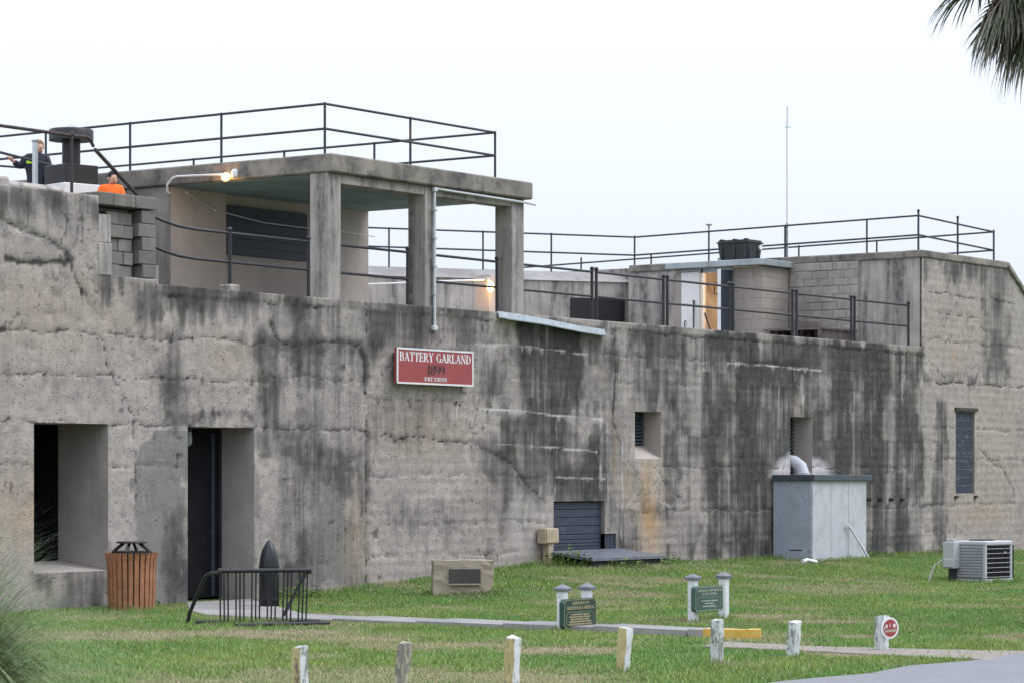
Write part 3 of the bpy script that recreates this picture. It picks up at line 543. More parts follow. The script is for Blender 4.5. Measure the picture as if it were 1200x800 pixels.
c = mix(nt, math_(nt, 'MULTIPLY', ramp(nt, md, [(0.06, 0), (0.26, 0.3), (0.5, 0.68), (0.78, 0.9), (1.1, 0.98)]), 0.99), c, mix(nt, ramp(nt, math_(nt, 'ADD', math_(nt, 'MULTIPLY', mid, 0.5), math_(nt, 'MULTIPLY', vs, 0.5)), [(0.38, 0), (0.62, 1)]), (0.022, 0.022, 0.022), (0.092, 0.087, 0.083)))
c = mix(nt, math_(nt, 'MULTIPLY', ramp(nt, pitn, [(0.57, 0), (0.64, 0.85)]), ramp(nt, hb, [(0.36, 0.2), (0.58, 1.0)])), c, (0.075, 0.073, 0.072))
c = mix(nt, ramp(nt, fine, [(0.56, 0), (0.74, 0.55)]), c, (0.1, 0.098, 0.095))
c = mix(nt, ramp(nt, math_(nt, 'ADD', attr(nt, 'lime'), math_(nt, 'MULTIPLY', brk, 0.9)), [(0.25, 0), (0.95, 0.85)]), c, (0.58, 0.565, 0.56))
c = mix(nt, ramp(nt, math_(nt, 'ADD', attr(nt, 'crack'), math_(nt, 'MULTIPLY', brk, 0.7)), [(0.22, 0), (0.75, 0.92)]), c, (0.035, 0.036, 0.036))
nt.links.new(c, b.inputs['Base Color']); b.inputs['Roughness'].default_value = 0.95; b.inputs['Specular IOR Level'].default_value = 0.12
bump(nt, b, math_(nt, 'ADD', math_(nt, 'MULTIPLY', fine, 0.4), math_(nt, 'ADD', mid, math_(nt, 'MULTIPLY', hb, 0.5))), 0.55, 0.025)
M['wall'] = m; wme.materials.append(m); wme.polygons.foreach_set('use_smooth', [True] * len(wme.polygons))
fw = bpy.data.objects.new('front_wall', wme); COL.objects.link(fw); fw.parent = bat; ROOTLOC['front_wall'] = Vector((0, 0, 0))

# bodies behind the face
MB().box(-11.6, 13.03, 0.03, 12, 3.82, 4.0).build('deck_slab', 'conc', bat)
MB().box(-11.6, 19.5, 3.2, 12, -0.2, 3.8).build('rear_mass', 'conc', bat)
MB().box(-11.75, -11.58, 0.0, 12.0, -0.2, 4.99).build('end_wall', 'conc', bat)
MB().box(-11.6, -8.73, 0.05, 1.3, 4.02, 5.0).build('parapet', 'conc', bat)
bl = MB(); prof = [(13.04, -0.2), (19.5, -0.2), (19.5, 3.6), (17.41, 5.22), (16.6, 5.75), (13.04, 5.78)]
n0 = len(bl.v)
for y in (0.04, 9.5): bl.v += [(x, y, z) for x, z in prof]
bl.f += [tuple(range(6)), tuple(range(6, 12))] + [(i, (i + 1) % 6, 6 + (i + 1) % 6, 6 + i) for i in range(6)]; bl.mi += [0] * 8
bl.build('upper_block', 'conc', bat)
cp = MB(); 
for y0, y1, x0, x1, z0, z1 in ((-0.035, 0.35, 13.0, 16.62, 5.70, 5.84), (0.36, 6.5, 13.0, 13.35, 5.69, 5.835)): cp.box(x0, x1, y0, y1, z0, z1, 0, 0.02)
cp.build('coping', 'conc_slab', bat)
MB().obox((17.02, 0.15, 5.53), (0.99, 0.4, 0.09), Matrix.Rotation(R(33), 3, 'Y'), 0, 0.01).build('sloping_coping', 'conc_slab', bat)
MB().obox((18.5, 0.15, 4.43), (2.6, 0.4, 0.09), Matrix.Rotation(R(37), 3, 'Y'), 0, 0.01).build('sloping_coping', 'conc_dark', bat)

# recessed openings: passages with reveals
def passage(name, s0, s1, z0, z1, d, mats, zb0=None):
    zb = z0 if zb0 is None else zb0; p = MB()
    p.quad([(s0, 0, z0), (s0, d, zb), (s0, d, z1), (s0, 0, z1)]); p.quad([(s1, 0, z0), (s1, 0, z1), (s1, d, z1), (s1, d, zb)])
    p.quad([(s0, 0, z1), (s0, d, z1), (s1, d, z1), (s1, 0, z1)]); p.quad([(s0, 0, z0), (s1, 0, z0), (s1, d, zb), (s0, d, zb)])
    return p.build(name, mats, bat)
passage('passage', -9.81, -8.54, 0.46, 2.27, 0.86, 'reveal', 0.57)
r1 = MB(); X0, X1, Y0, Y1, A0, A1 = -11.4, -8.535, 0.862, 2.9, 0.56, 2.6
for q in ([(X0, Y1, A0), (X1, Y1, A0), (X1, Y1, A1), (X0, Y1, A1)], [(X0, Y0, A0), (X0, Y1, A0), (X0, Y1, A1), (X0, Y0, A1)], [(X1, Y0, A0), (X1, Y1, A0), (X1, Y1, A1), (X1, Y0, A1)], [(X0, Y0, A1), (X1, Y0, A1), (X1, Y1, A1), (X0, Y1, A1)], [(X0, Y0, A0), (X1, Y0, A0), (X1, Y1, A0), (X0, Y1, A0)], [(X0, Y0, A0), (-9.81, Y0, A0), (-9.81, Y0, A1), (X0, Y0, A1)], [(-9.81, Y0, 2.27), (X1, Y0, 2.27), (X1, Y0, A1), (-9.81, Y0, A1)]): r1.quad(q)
r1.build('dark_chamber', 'black', bat)  # the unlit room's deep shade is put into its black colour
passage('passage', -7.09, -5.80, 0.0, 2.26, 0.62, 'reveal')
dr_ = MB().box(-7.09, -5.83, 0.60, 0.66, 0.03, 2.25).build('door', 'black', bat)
MB().box(-5.99, -5.93, 0.575, 0.598, 0.05, 2.2).build('door_edge_bar', 'navy', dr_); MB().box(-5.86, -5.81, 0.56, 0.60, 0.03, 2.24).build('door_frame', 'iron', dr_)
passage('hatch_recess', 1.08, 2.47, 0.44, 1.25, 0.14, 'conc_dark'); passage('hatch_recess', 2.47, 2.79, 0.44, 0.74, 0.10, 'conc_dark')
hs = MB().box(1.09, 2.46, 0.10, 0.13, 0.44, 1.245).build('hatch_shutter', 'navy', bat)
zs = [0.45, 0.50, 0.55, 0.60, 0.66, 0.74, 0.87, 1.0, 1.125, 1.24]
for i in range(9): MB().box(1.09, 2.462, 0.068, 0.098, zs[i] + 0.003, zs[i + 1] - 0.004, 0, 0.006).build('plank', 'navy', hs)
for i in range(6): MB().box(2.475 + i * 0.052, 2.475 + i * 0.052 + 0.048, 0.03 + 0.004 * (i % 2), 0.07, 0.45, 0.735 + random.uniform(-0.008, 0.004)).build('plank', 'navy', hs)
passage('window_recess', 3.32, 4.09, 1.91, 2.66, 0.38, 'conc_beige', 2.13)
wv = MB().box(3.32, 4.09, 0.36, 0.40, 2.13, 2.66).build('louvre_window', 'iron', bat)
for i in range(9): MB().obox((3.705, 0.335, 2.165 + i * 0.056), (0.76, 0.05, 0.01), Matrix.Rotation(R(40), 3, 'X')).build('slat', 'louvre', wv)
passage('window_recess', 8.19, 8.95, 1.6, 2.66, 0.42, 'conc_beige')
wv = MB().box(8.19, 8.95, 0.40, 0.44, 1.6, 2.66).build('louvre_window', 'iron', bat)
for i in range(15): MB().obox((8.57, 0.375, 1.66 + i * 0.066), (0.75, 0.05, 0.01), Matrix.Rotation(R(40), 3, 'X')).build('slat', 'louvre', wv)
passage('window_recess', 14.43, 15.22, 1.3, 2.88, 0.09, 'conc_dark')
sh = MB().box(14.44, 15.21, 0.06, 0.085, 1.3, 2.87).build('window_shutter', 'navy', bat)
for i in range(10): MB().box(14.445, 15.205, 0.035, 0.058, 1.315 + i * 0.1555, 1.315 + i * 0.1555 + 0.151, 0, 0.005).build('plank', 'navy_bare', sh)
MB().box(14.38, 15.3, -0.045, 0.03, 2.885, 2.945).build('lintel_angle', 'rust', bat)
for x in (14.42, 15.24): MB().box(x - 0.05, x + 0.05, -0.05, 0.02, 1.22, 1.27).build('shutter_bracket', 'rust', bat)
for i in range(4): x, z, _ = 0, 0, 0; MB().tube([(10.95 + i * 0.42, 0.02, 1.22 - 0.004 * i), (10.95 + i * 0.42, -0.08, 1.22 - 0.004 * i)], 0.035, 10).build('pipe_stub', 'rust', bat)

# ---- roofed lookout
z_d = 4.04
for s0, s1 in ((-4.27, -3.98), (-2.09, -1.83), (0.02, 0.33)):
    MB().box(s0, s1, 0.012, 0.33, z_d - 0.3, 5.755, 0, 0.012).build('column', 'conc', bat)
rs = MB().box(-4.29, 0.45, -0.07, 6.4, 5.755, 6.01, 0, 0.02).build('roof_slab', 'conc_slab', bat)
MB().box(-4.2, 0.36, 0.36, 3.06, 5.742, 5.752).build('ceiling', 'conc_ceiling', rs)
MB().box(-3.975, -2.095, 0.03, 0.3, 5.63, 5.75).build('beam', 'conc', bat); MB().box(-1.825, 0.015, 0.03, 0.3, 5.63, 5.75).build('beam', 'conc', bat)
MB().box(-4.2, 0.43, 3.07, 6.3, 4.0, 5.75).build('back_room', 'conc_beige', bat)
MB().box(-4.215, -3.02, 2.96, 3.068, 4.0, 5.74).build('wall_thickening', 'conc_beige', bat)
MB().box(-4.235, -4.218, 2.95, 6.3, 4.0, 5.74).build('side_skin', 'conc_dark', bat)
wb = MB().box(-2.99, -1.11, 3.03, 3.066, 4.87, 5.59).build('boarded_window', 'navy', bat)
for i in range(6): MB().box(-2.985, -1.115, 3.012, 3.028, 4.875 + i * 0.119, 4.875 + i * 0.119 + 0.114).build('board', 'navy', wb)
MB().box(-2.3, -2.16, 2.98, 3.03, 4.05, 4.13).build('vent_cover', 'white', bat)

# ---- rear terrace behind the pit: diagonal parapet with sloping coping
D0, D1 = Vector((5.2, 11.55, 0)), Vector((13.04, 6.45, 0)); dd_ = (D1 - D0).normalized(); dn = Vector((dd_.y, -dd_.x, 0))
dn = dn if dn.dot(Vector((-1, -1, 0))) > 0 else -dn
mid_ = (D0 + D1) / 2; L = (D1 - D0).length
rot = basis(dd_)
MB().obox((mid_ - dn * 1.0 + Vector((0, 0, 4.74))), (L, 2.0, 1.52), rot).build('rear_parapet', 'conc', bat)
q = MB(); a0, a1 = D0 + dn * 0.03, D1 + dn * 0.03
for A in (D0, D1): q.v += [tuple(A + dn * 0.04 + Vector((0, 0, 5.49))), tuple(A - dn * 0.35 + Vector((0, 0, 5.70))), tuple(A - dn * 2.0 + Vector((0, 0, 5.70))), tuple(A - dn * 2.0 + Vector((0, 0, 5.49)))]
q.f += [(0, 1, 5, 4), (1, 2, 6, 5), (2, 3, 7, 6), (3, 0, 4, 7), (0, 1, 2, 3), (4, 5, 6, 7)]; q.mi += [0] * 6
q.build('sloping_coping', 'walk', bat)
MB().box(13.045, 13.4, 2.8, 6.6, 4.0, 5.66).build('pit_wall', 'conc', bat)
bo = D1 - dd_ * 0.75
MB().obox(bo + dn * 0.02 + Vector((0, 0, 4.93)), (1.15, 0.06, 0.46), rot).build('dark_vent_opening', 'blackmetal', bat)
MB().box(12.7, 13.03, 4.9, 6.3, 4.0, 5.6).build('pit_buttress', 'conc', bat)

# ---- upper terrace on the left
MB().box(-11.6, -4.25, 3.6, 12, 4.0, 5.12).build('upper_terrace', 'conc', bat)
MB().box(-11.6, -9.9, 0.3, 0.8, 5.0, 5.22, 0, 0.03).build('coping_block', 'conc', bat)
MB().obox((-9.35, 0.7, 5.1), (1.1, 0.5, 0.2), rotz(0.03), 0, 0.06).build('coping_block', 'conc', bat)

MB().obox((-5.72, 2.64, 4.255), (0.9, 0.9, 0.52), None, 0, 0.01).build('step_block', 'conc', bat)
# ---- concrete-block end of the parapet
pier = MB().box(-8.72, -7.70, 0.24, 0.55, 4.0, 4.96).build('block_pier', 'mortar', bat)
def blk(x0, x1, y0, y1, z0, z1, mt='block'): MB().box(x0, x1, y0, y1, z0, z1, 0, 0.008).build('block', mt, pier)
for x0, x1 in ((-8.72, -8.46), (-8.455, -8.07), (-8.065, -7.68)): blk(x0, x1, -0.02, 0.42, 4.97, 5.125)
for i in range(5): z = 4.11 + i * 0.17; blk(-7.93 - 0.06 * (i % 2), -7.68, -0.01 + 0.004 * i, 0.3, z, z + 0.165)
for i in range(5):
    z = 4.09 + i * 0.165; sh_ = 0.08 if i % 2 else 0.0
    blk(-8.475, -8.27 + sh_, 0.06 + 0.02 * (i % 3), 0.3, z, z + 0.158); blk(-8.265 + sh_, -8.02, 0.09 - 0.02 * (i % 2), 0.3, z, z + 0.155)
blk(-8.715, -8.48, -0.012, 0.3, 4.10, 4.50, 'conc'); blk(-8.715, -8.485, 0.0, 0.3, 4.505, 4.85, 'conc')

# ---- old masonry face of the right-hand block
mas = MB().box(12.985, 13.035, 1.30, 2.80, 4.0, 5.69).build('masonry_face', 'mortar', bat)
for r in range(11):
    z = 4.02 + r * 0.152 + random.uniform(-0.008, 0.008); y = 1.31 - random.uniform(0, 0.25)
    while y < 2.78:
        w_ = random.uniform(0.24, 0.34); a_, b_ = max(1.31, y), min(2.79, y + w_)
        if b_ - a_ > 0.05: MB().box(12.974 - random.uniform(0, 0.012), 13.0, a_ + random.uniform(0.0, 0.008), b_ - random.uniform(0.001, 0.008), z + random.uniform(0.0, 0.006), z + random.uniform(0.142, 0.151), 0, 0.008).build('stone_block', 'masonry', mas)
        y += w_

# ------------------------------------------------------------------ lettering: a small roman alphabet drawn with thick and thin strokes
TK, TN = 0.17, 0.065
def L_(x0, y0, x1, y1, w): return ('l', x0, y0, x1, y1, w)
def ser(x, y, h=0.15): return L_(x - h, y, x + h, y, TN)
def stem(x, w=TK): return [L_(x, 0, x, 1, w), ser(x, 0.03), ser(x, 0.97)]
def arc(cx, cy, rx, ry, a0, a1): return ('a', cx, cy, rx, ry, a0, a1)
def tick(x, y0, y1): return L_(x, y0, x, y1, TN)
GL = {
 'A': (0.84, [L_(0.12, 0, 0.42, 1, TN * 1.2), L_(0.40, 1, 0.70, 0, TK), L_(0.22, 0.33, 0.6, 0.33, TN), ser(0.12, 0.03, 0.12), ser(0.70, 0.03)]),
 'B': (0.72, stem(0.17) + [L_(0.17, 0.97, 0.36, 0.97, TN), L_(0.17, 0.52, 0.38, 0.52, TN), L_(0.17, 0.03, 0.38, 0.03, TN), arc(0.34, 0.745, 0.2, 0.225, -90, 90), arc(0.36, 0.275, 0.24, 0.245, -90, 90)]),
 'C': (0.74, [arc(0.38, 0.5, 0.29, 0.47, 45, 315), tick(0.6, 0.68, 1.0)]),
 'D': (0.80, stem(0.17) + [L_(0.17, 0.97, 0.34, 0.97, TN), L_(0.17, 0.03, 0.34, 0.03, TN), arc(0.32, 0.5, 0.36, 0.47, -90, 90)]),
 'E': (0.68, stem(0.17) + [L_(0.17, 0.97, 0.58, 0.97, TN), L_(0.17, 0.51, 0.48, 0.51, TN), L_(0.17, 0.03, 0.6, 0.03, TN), tick(0.57, 0.74, 1), tick(0.48, 0.38, 0.64), tick(0.6, 0, 0.28)]),
 'F': (0.66, stem(0.17) + [L_(0.17, 0.97, 0.58, 0.97, TN), L_(0.17, 0.51, 0.48, 0.51, TN), tick(0.57, 0.74, 1), tick(0.48, 0.38, 0.64)]),
 'G': (0.82, [arc(0.38, 0.5, 0.29, 0.47, 45, 330), tick(0.6, 0.68, 1.0), L_(0.66, 0.03, 0.66, 0.42, TK), ser(0.66, 0.42, 0.14)]),
 'H': (0.84, stem(0.17) + stem(0.67) + [L_(0.17, 0.52, 0.67, 0.52, TN)]),
 'I': (0.36, stem(0.18)), 'J': (0.5, [L_(0.32, 0.2, 0.32, 1, TK), ser(0.32, 0.97), arc(0.18, 0.22, 0.14, 0.19, 180, 360)]),
 'K': (0.82, stem(0.17) + [L_(0.2, 0.42, 0.66, 0.97, TN), L_(0.34, 0.55, 0.7, 0.03, TK), ser(0.7, 0.03, 0.12), ser(0.64, 0.97, 0.12)]),
 'L': (0.66, stem(0.17) + [L_(0.17, 0.03, 0.58, 0.03, TN), tick(0.58, 0, 0.3)]),
 'M': (0.98, [L_(0.14, 0, 0.14, 1, TN), ser(0.14, 0.03, 0.12), L_(0.16, 1, 0.48, 0.05, TK), L_(0.48, 0.05, 0.8, 1, TN), L_(0.82, 0, 0.82, 1, TK), ser(0.82, 0.03), ser(0.84, 0.97, 0.12), ser(0.1, 0.97, 0.1)]),
 'N': (0.84, [L_(0.14, 0, 0.14, 1, TN), ser(0.14, 0.03, 0.12), L_(0.14, 1, 0.68, 0.02, TK), L_(0.68, 0, 0.68, 1, TN), ser(0.68, 0.97, 0.12), ser(0.08, 0.97, 0.08)]),
 'O': (0.80, [arc(0.4, 0.5, 0.31, 0.47, 0, 360)]),
 'R': (0.80, stem(0.17) + [L_(0.17, 0.97, 0.36, 0.97, TN), L_(0.17, 0.5, 0.38, 0.5, TN), arc(0.35, 0.735, 0.21, 0.235, -90, 90), L_(0.36, 0.5, 0.68, 0.03, TK), ser(0.71, 0.03, 0.08)]),
 'S': (0.62, [arc(0.3, 0.735, 0.19, 0.235, 40, 270), arc(0.3, 0.265, 0.21, 0.235, -140, 90), tick(0.46, 0.7, 1), tick(0.12, 0, 0.3)]),
 'T': (0.76, [L_(0.38, 0, 0.38, 1, TK), ser(0.38, 0.03), L_(0.06, 0.97, 0.7, 0.97, TN), tick(0.06, 0.7, 1), tick(0.7, 0.7, 1)]),
 'U': (0.82, [L_(0.17, 0.28, 0.17, 1, TK), ser(0.17, 0.97), arc(0.4, 0.3, 0.23, 0.27, 180, 360), L_(0.64, 0.28, 0.64, 1, TN), ser(0.64, 0.97, 0.12)]),
 'V': (0.82, [L_(0.14, 1, 0.42, 0, TK), L_(0.42, 0, 0.68, 1, TN), ser(0.14, 0.97), ser(0.68, 0.97, 0.12)]),
 'Y': (0.82, [L_(0.14, 1, 0.41, 0.45, TK), L_(0.41, 0.45, 0.67, 1, TN), L_(0.41, 0, 0.41, 0.48, TK), ser(0.41, 0.03), ser(0.14, 0.97), ser(0.67, 0.97, 0.12)]),
 '&': (0.86, [arc(0.36, 0.76, 0.16, 0.21, 0, 360), arc(0.32, 0.27, 0.22, 0.25, 60, 330), L_(0.26, 0.62, 0.74, 0.02, TK), L_(0.5, 0.08, 0.72, 0.46, TN)]),
 '1': (0.5, [L_(0.26, 0, 0.26, 1, TK), ser(0.26, 0.03), L_(0.08, 0.86, 0.26, 0.98, TN)]),
 '8': (0.62, [arc(0.3, 0.745, 0.19, 0.225, 0, 360), arc(0.3, 0.265, 0.22, 0.245, 0, 360)]),
 '9': (0.62, [arc(0.3, 0.67, 0.22, 0.3, 0, 360), arc(0.24, 0.5, 0.28, 0.47, -70, 25)]),
 ' ': (0.42, [])}
def text_into(mb, txt, org, ux, uy, width, height, nrm, weight=1.0):
    tot = sum(GL[ch][0] for ch in txt); sc = width / tot; x = 0.0; org = Vector(org); ux = Vector(ux); uy = Vector(uy); nrm = Vector(nrm); k = 0
    def P(px, py): return org + ux * ((x + px) * sc) + uy * (py * height) + nrm * (0.00006 * k)
    for ch in txt:
        w_, st_ = GL[ch]
        for q in st_:
            k = (k + 1) % 12
            if q[0] == 'l':
                _, x0, y0, x1, y1, wd = q; wd *= weight; dx, dy = x1 - x0, y1 - y0
                if abs(dx) > abs(dy) * 3: o = (0, wd / 2)                  # level strokes have their weight upright
                else: o = (wd / 2, 0)
                mb.quad([P(x0 - o[0], y0 - o[1]), P(x1 - o[0], y1 - o[1]), P(x1 + o[0], y1 + o[1]), P(x0 + o[0], y0 + o[1])])
            else:
                _, cx, cy, rx, ry, a0, a1 = q; nseg = max(6, int(abs(a1 - a0) / 18))
                for i in range(nseg):
                    pts = []
                    for a in (a0 + (a1 - a0) * i / nseg, a0 + (a1 - a0) * (i + 1) / nseg):
                        t = R(a); wd = (TN + (TK - TN) * math.cos(t) ** 2) * weight / 2
                        pts.append((P(cx + (rx + wd) * math.cos(t), cy + (ry + TN / 2) * math.sin(t)), P(cx + (rx - wd) * math.cos(t), cy + (ry - TN / 2) * math.sin(t))))
                    mb.quad([pts[0][0], pts[1][0], pts[1][1], pts[0][1]])
        x += w_
    return mb

# red name board on the wall
sg = thing('name_sign', 'red board with white border reading BATTERY GARLAND 1899 on the concrete wall', 'sign', (-2.06, -0.1, 2.93))
MB().box(-2.95, -1.16, -0.145, -0.10, 2.925, 3.425, 0, 0.004).build('board', 'red', sg)
fr = MB()
for x0, x1, z0, z1 in ((-2.95, -1.16, 3.402, 3.427), (-2.95, -1.16, 2.923, 2.948), (-2.952, -2.922, 2.9475, 3.4025), (-1.188, -1.158, 2.9475, 3.4025)): fr.box(x0, x1, -0.151, -0.143, z0, z1)
fr.build('border', 'white', sg)
MB().box(-2.86, -1.26, -0.1, 0.0, 3.3, 3.36).box(-2.86, -1.26, -0.1, 0.0, 3.0, 3.06).build('batten', 'wood', sg)
U, W_, NR = (1, 0, 0), (0, 0, 1), (0, -1, 0)
text_into(MB(), 'BATTERY GARLAND', (-2.89, -0.147, 3.245), U, W_, 1.67, 0.125, NR, 1.15).build('lettering', 'white', sg)['kind'] = 'stuff'
text_into(MB(), '1899', (-2.26, -0.147, 3.065), U, W_, 0.42, 0.14, NR, 1.2).build('lettering', 'signblack', sg)['kind'] = 'stuff'
text_into(MB(), 'FORT SCREVEN', (-2.315, -0.147, 2.975), U, W_, 0.53, 0.055, NR, 1.3).build('lettering', 'white', sg)['kind'] = 'stuff'

# ------------------------------------------------------------------ railings
def tubeo(name, pts, r, mt, par, n=10): return MB().tube(pts, r, n).build(name, mt, par, True)
def bpost(par, x, y, z0, z1, r=0.024, mt='iron', cap=True):
    p = tubeo('post', [(x, y, z0), (x, y, z1)], r, mt, par)
    if cap: MB().ball((x, y, z1 + 0.02), r * 1.45, 10).build('ball_cap', mt, p, True)
    return p
yr = 0.16; zt, zm = 4.80, 4.42
def ledge(label, s0, s1, posts, pre=None):
    t = thing('ledge_railing', label, 'railing', ((s0 + s1) / 2, yr, 4.04), 'iron railing panels along the ledge')
    for nm, z in (('top_rail', zt), ('mid_rail', zm)):
        pts = [(s0, yr, z), (s1, yr, z)]
        if pre: pts = [(s0 + dx, yr, z + dz) for dx, dz in pre] + [(s1, yr, z)]
        tubeo(nm, pts, 0.019, 'iron', t)
    for x in posts: bpost(t, x, yr, 4.02, 4.83)
    return t
t = ledge('dark iron railing that curves down from the block pier beside the boarded window', -7.66, -4.52, (-6.1, -4.5), [(0, 0.14), (0.25, 0.075), (0.55, 0.025), (0.9, 0.005)])
MB().box(-6.2, -6.0, 0.06, 0.26, 4.02, 4.13, 0, 0.02).build('concrete_footing', 'conc', t)
ledge('short dark iron railing between the left and middle lookout columns', -3.9, -2.33, (-2.31,)); ledge('short dark iron railing between the middle and right lookout columns', -1.75, -0.18, (-0.16,))
ledge('dark iron railing panel right of the lookout, above the bent metal flashing', 0.4, 2.33, (2.35,)); ledge('dark iron railing panel in front of the dark vent opening', 2.49, 4.38, (2.47, 4.4))
ledge('dark iron railing panel in front of the white closet doors', 4.54, 6.42, (4.52, 6.44)); ledge('dark iron railing panel in front of the tan block closet wall', 6.58, 8.52, (6.56, 8.54))
ledge('dark iron railing panel in front of the old masonry face', 8.70, 10.62, (8.68, 10.64)); ledge('last dark iron railing panel, ending before the tall right block', 10.78, 12.8, (10.76, 12.82))

rr = thing('roof_railing', 'two-bar dark pipe railing on the flat lookout roof', 'railing', (-1.9, 0.2, 6.01))
for z in (6.70, 6.36):
    tubeo('rail', [(-4.2, 9.0, z), (-4.2, 0.12, z)], 0.018, 'railpipe', rr); tubeo('rail', [(-4.2, 0.12, z), (-0.26, 0.12, z)], 0.018, 'railpipe', rr); tubeo('rail', [(-0.26, 0.12, z), (-0.26, 9.0, z)], 0.018, 'railpipe', rr)
for x, y in ((-4.2, 0.12), (-4.2, 2.0), (-4.2, 3.75), (-4.2, 5.45), (-2.3, 0.12), (-0.26, 0.12), (-0.26, 2.4), (-0.26, 4.2), (-0.26, 6.1)): tubeo('post', [(x, y, 6.0), (x, y, 6.72)], 0.018, 'railpipe', rr)
# rear terrace railing: diagonal, then along the block
rt = thing('terrace_railing', 'long two-bar pipe railing around the rear terrace and right block', 'railing', (13.1, 3.0, 5.7))
DA, DB = Vector((5.5, 11.4, 0)), Vector((13.1, 6.42, 0))
for z in (6.42, 6.06):
    tubeo('rail', [DA + Vector((0, 0, z)), DB + Vector((0, 0, z - 0.02))], 0.018, 'railpipe', rt)
    tubeo('rail', [DB + Vector((0, 0, z - 0.02)), (13.14, 0.12, z + 0.07)], 0.018, 'railpipe', rt); tubeo('rail', [(13.14, 0.12, z + 0.07), (16.3, 0.12, z - 0.01)], 0.018, 'railpipe', rt)
    tubeo('rail', [(16.3, 0.12, z - 0.01), (16.3, 12.0, z - 0.22)], 0.018, 'railpipe', rt)
for x, y in ((8.78, 9.25), (10.4, 8.19), (11.6, 7.4), (13.1, 6.42)): tubeo('post', [(x, y, 5.66), (x, y, 6.43)], 0.018, 'railpipe', rt)
for y in (4.7, 2.98, 1.2): tubeo('post', [(13.13, y, 5.66), (13.13, y, 6.46)], 0.018, 'railpipe', rt)
for x in (13.14, 14.75): bpost(rt, x, 0.12, 5.8, 6.56, 0.02, 'railpipe')
tubeo('post', [(16.3, 0.12, 5.72), (16.3, 0.12, 6.45)], 0.02, 'railpipe', rt)
for y in (2.7, 4.5, 8.1, 9.9): tubeo('post', [(16.3, y, 5.6), (16.3, y, 6.36)], 0.018, 'railpipe', rt)
# rusty rail over the left parapet
ru = thing('rusty_railing', 'rusty pipe rail with a broken slanting end over the left parapet', 'railing', (-8.97, 0.2, 5.03))
tubeo('top_rail', [(-11.5, 0.2, 5.80), (-8.97, 0.2, 5.80), (-8.72, 0.2, 5.81), (-8.66, 0.2, 5.79), (-8.59, 0.2, 5.70)], 0.021, 'rust', ru); tubeo('post', [(-8.97, 0.2, 5.0), (-8.97, 0.2, 5.83)], 0.02, 'rust', ru); MB().ball((-8.97, 0.2, 5.82), 0.034).build('tee_joint', 'rust', ru, True)
tubeo('slanting_rail', [(-8.57, 0.2, 5.67), (-7.80, 0.2, 5.16)], 0.026, 'rust', ru); tubeo('post', [(-11.3, 0.2, 5.0), (-11.3, 0.2, 5.8)], 0.02, 'rust', ru)
sr = thing('stair_handrail', 'dark handrail sloping down behind the parapet, held by the boy', 'railing', (-5.2, 4.95, 5.12))
tubeo('rail', [(-6.0, 5.8, 6.48), (-4.71, 4.485, 6.035)], 0.02, 'railpipe', sr); tubeo('post', [(-4.75, 4.53, 5.1), (-4.75, 4.53, 6.04)], 0.018, 'railpipe', sr); tubeo('post', [(-5.95, 5.75, 5.1), (-5.95, 5.75, 6.46)], 0.018, 'railpipe', sr)
br = thing('back_railing', 'thin dark railing at the far left behind the boy', 'railing', (-2.9, 8.1, 5.6))
tubeo('rail', [(-3.4, 8.7, 6.56), (-2.45, 7.5, 6.45)], 0.018, 'railpipe', br); tubeo('post', [(-2.98, 8.17, 5.12), (-2.98, 8.17, 6.52)], 0.018, 'railpipe', br)
MB().box(-4.2, 0.4, 6.42, 9.3, 4.0, 5.6).build('rear_room', 'conc', bat); 
pp = thing('marker_pole', 'pale blue-grey square pole standing in front of the boy', 'pole', (-5.63, 4.22, 5.12))
MB().box(-5.66, -5.60, 4.19, 4.25, 5.1, 6.32, 0, 0.004).build('shaft', 'pvc', pp); MB().box(-5.665, -5.595, 4.185, 4.255, 6.325, 6.355).build('cap', 'galv', pp)

# roof vent with round cowl
vx, vy = -5.22, 3.92
vc = thing('roof_vent', 'black metal flue with wide round cowl and pale conical cap', 'vent', (vx, vy, 5.12))
MB().obox((vx, vy, 5.42), (0.66, 0.66, 0.62), basis(Matrix.Rotation(R(42), 3, 'Z') @ VR), 0, 0.01).build('white_plinth', 'white', vc)
MB().obox((vx, vy, 5.87), (0.55, 0.55, 0.27), basis(Matrix.Rotation(R(42), 3, 'Z') @ VR), 0, 0.01).build('curb_box', 'blackmetal', vc)
MB().lathe((vx, vy, 0), [(0.13, 6.0), (0.13, 6.42)], 20).build('shaft', 'blackmetal', vc, True)
MB().lathe((vx, vy, 0), [(0.0001, 6.38), (0.29, 6.36), (0.315, 6.36), (0.315, 6.50), (0.30, 6.52), (0.12, 6.53)], 28).build('cowl', 'blackmetal', vc, True)
MB().lathe((vx, vy, 0), [(0.14, 6.53), (0.1, 6.55), (0.0001, 6.60)], 20).build('conical_cap', 'galv', vc, True)

# ------------------------------------------------------------------ lamps, conduits
def point(name, loc, e, col, r=0.04):
    d = bpy.data.lights.new(name, 'POINT'); d.energy = e; d.color = col; d.shadow_soft_size = r; o = bpy.data.objects.new(name, d); COL.objects.link(o); return o
lp = thing('slab_edge_lamp', 'lit bulb with white bent conduit on the left edge of the lookout roof', 'lamp', (-4.32, 1.78, 5.85))
tubeo('conduit', [(-4.26, 2.93, 5.64), (-4.3, 2.93, 5.66), (-4.34, 2.9, 5.75), (-4.34, 2.80, 5.84), (-4.34, 2.72, 5.86), (-4.34, 1.72, 5.83)], 0.016, 'white', lp, 8)
MB().lathe((-4.35, 1.62, 5.83), [(0.02, -0.06), (0.045, -0.05), (0.05, 0.03), (0.03, 0.06)], 12).build('junction_box', 'white', lp, True); MB().ball((-4.36, 1.78, 5.79), 0.055, 12).build('bulb', 'bulb', lp, True)
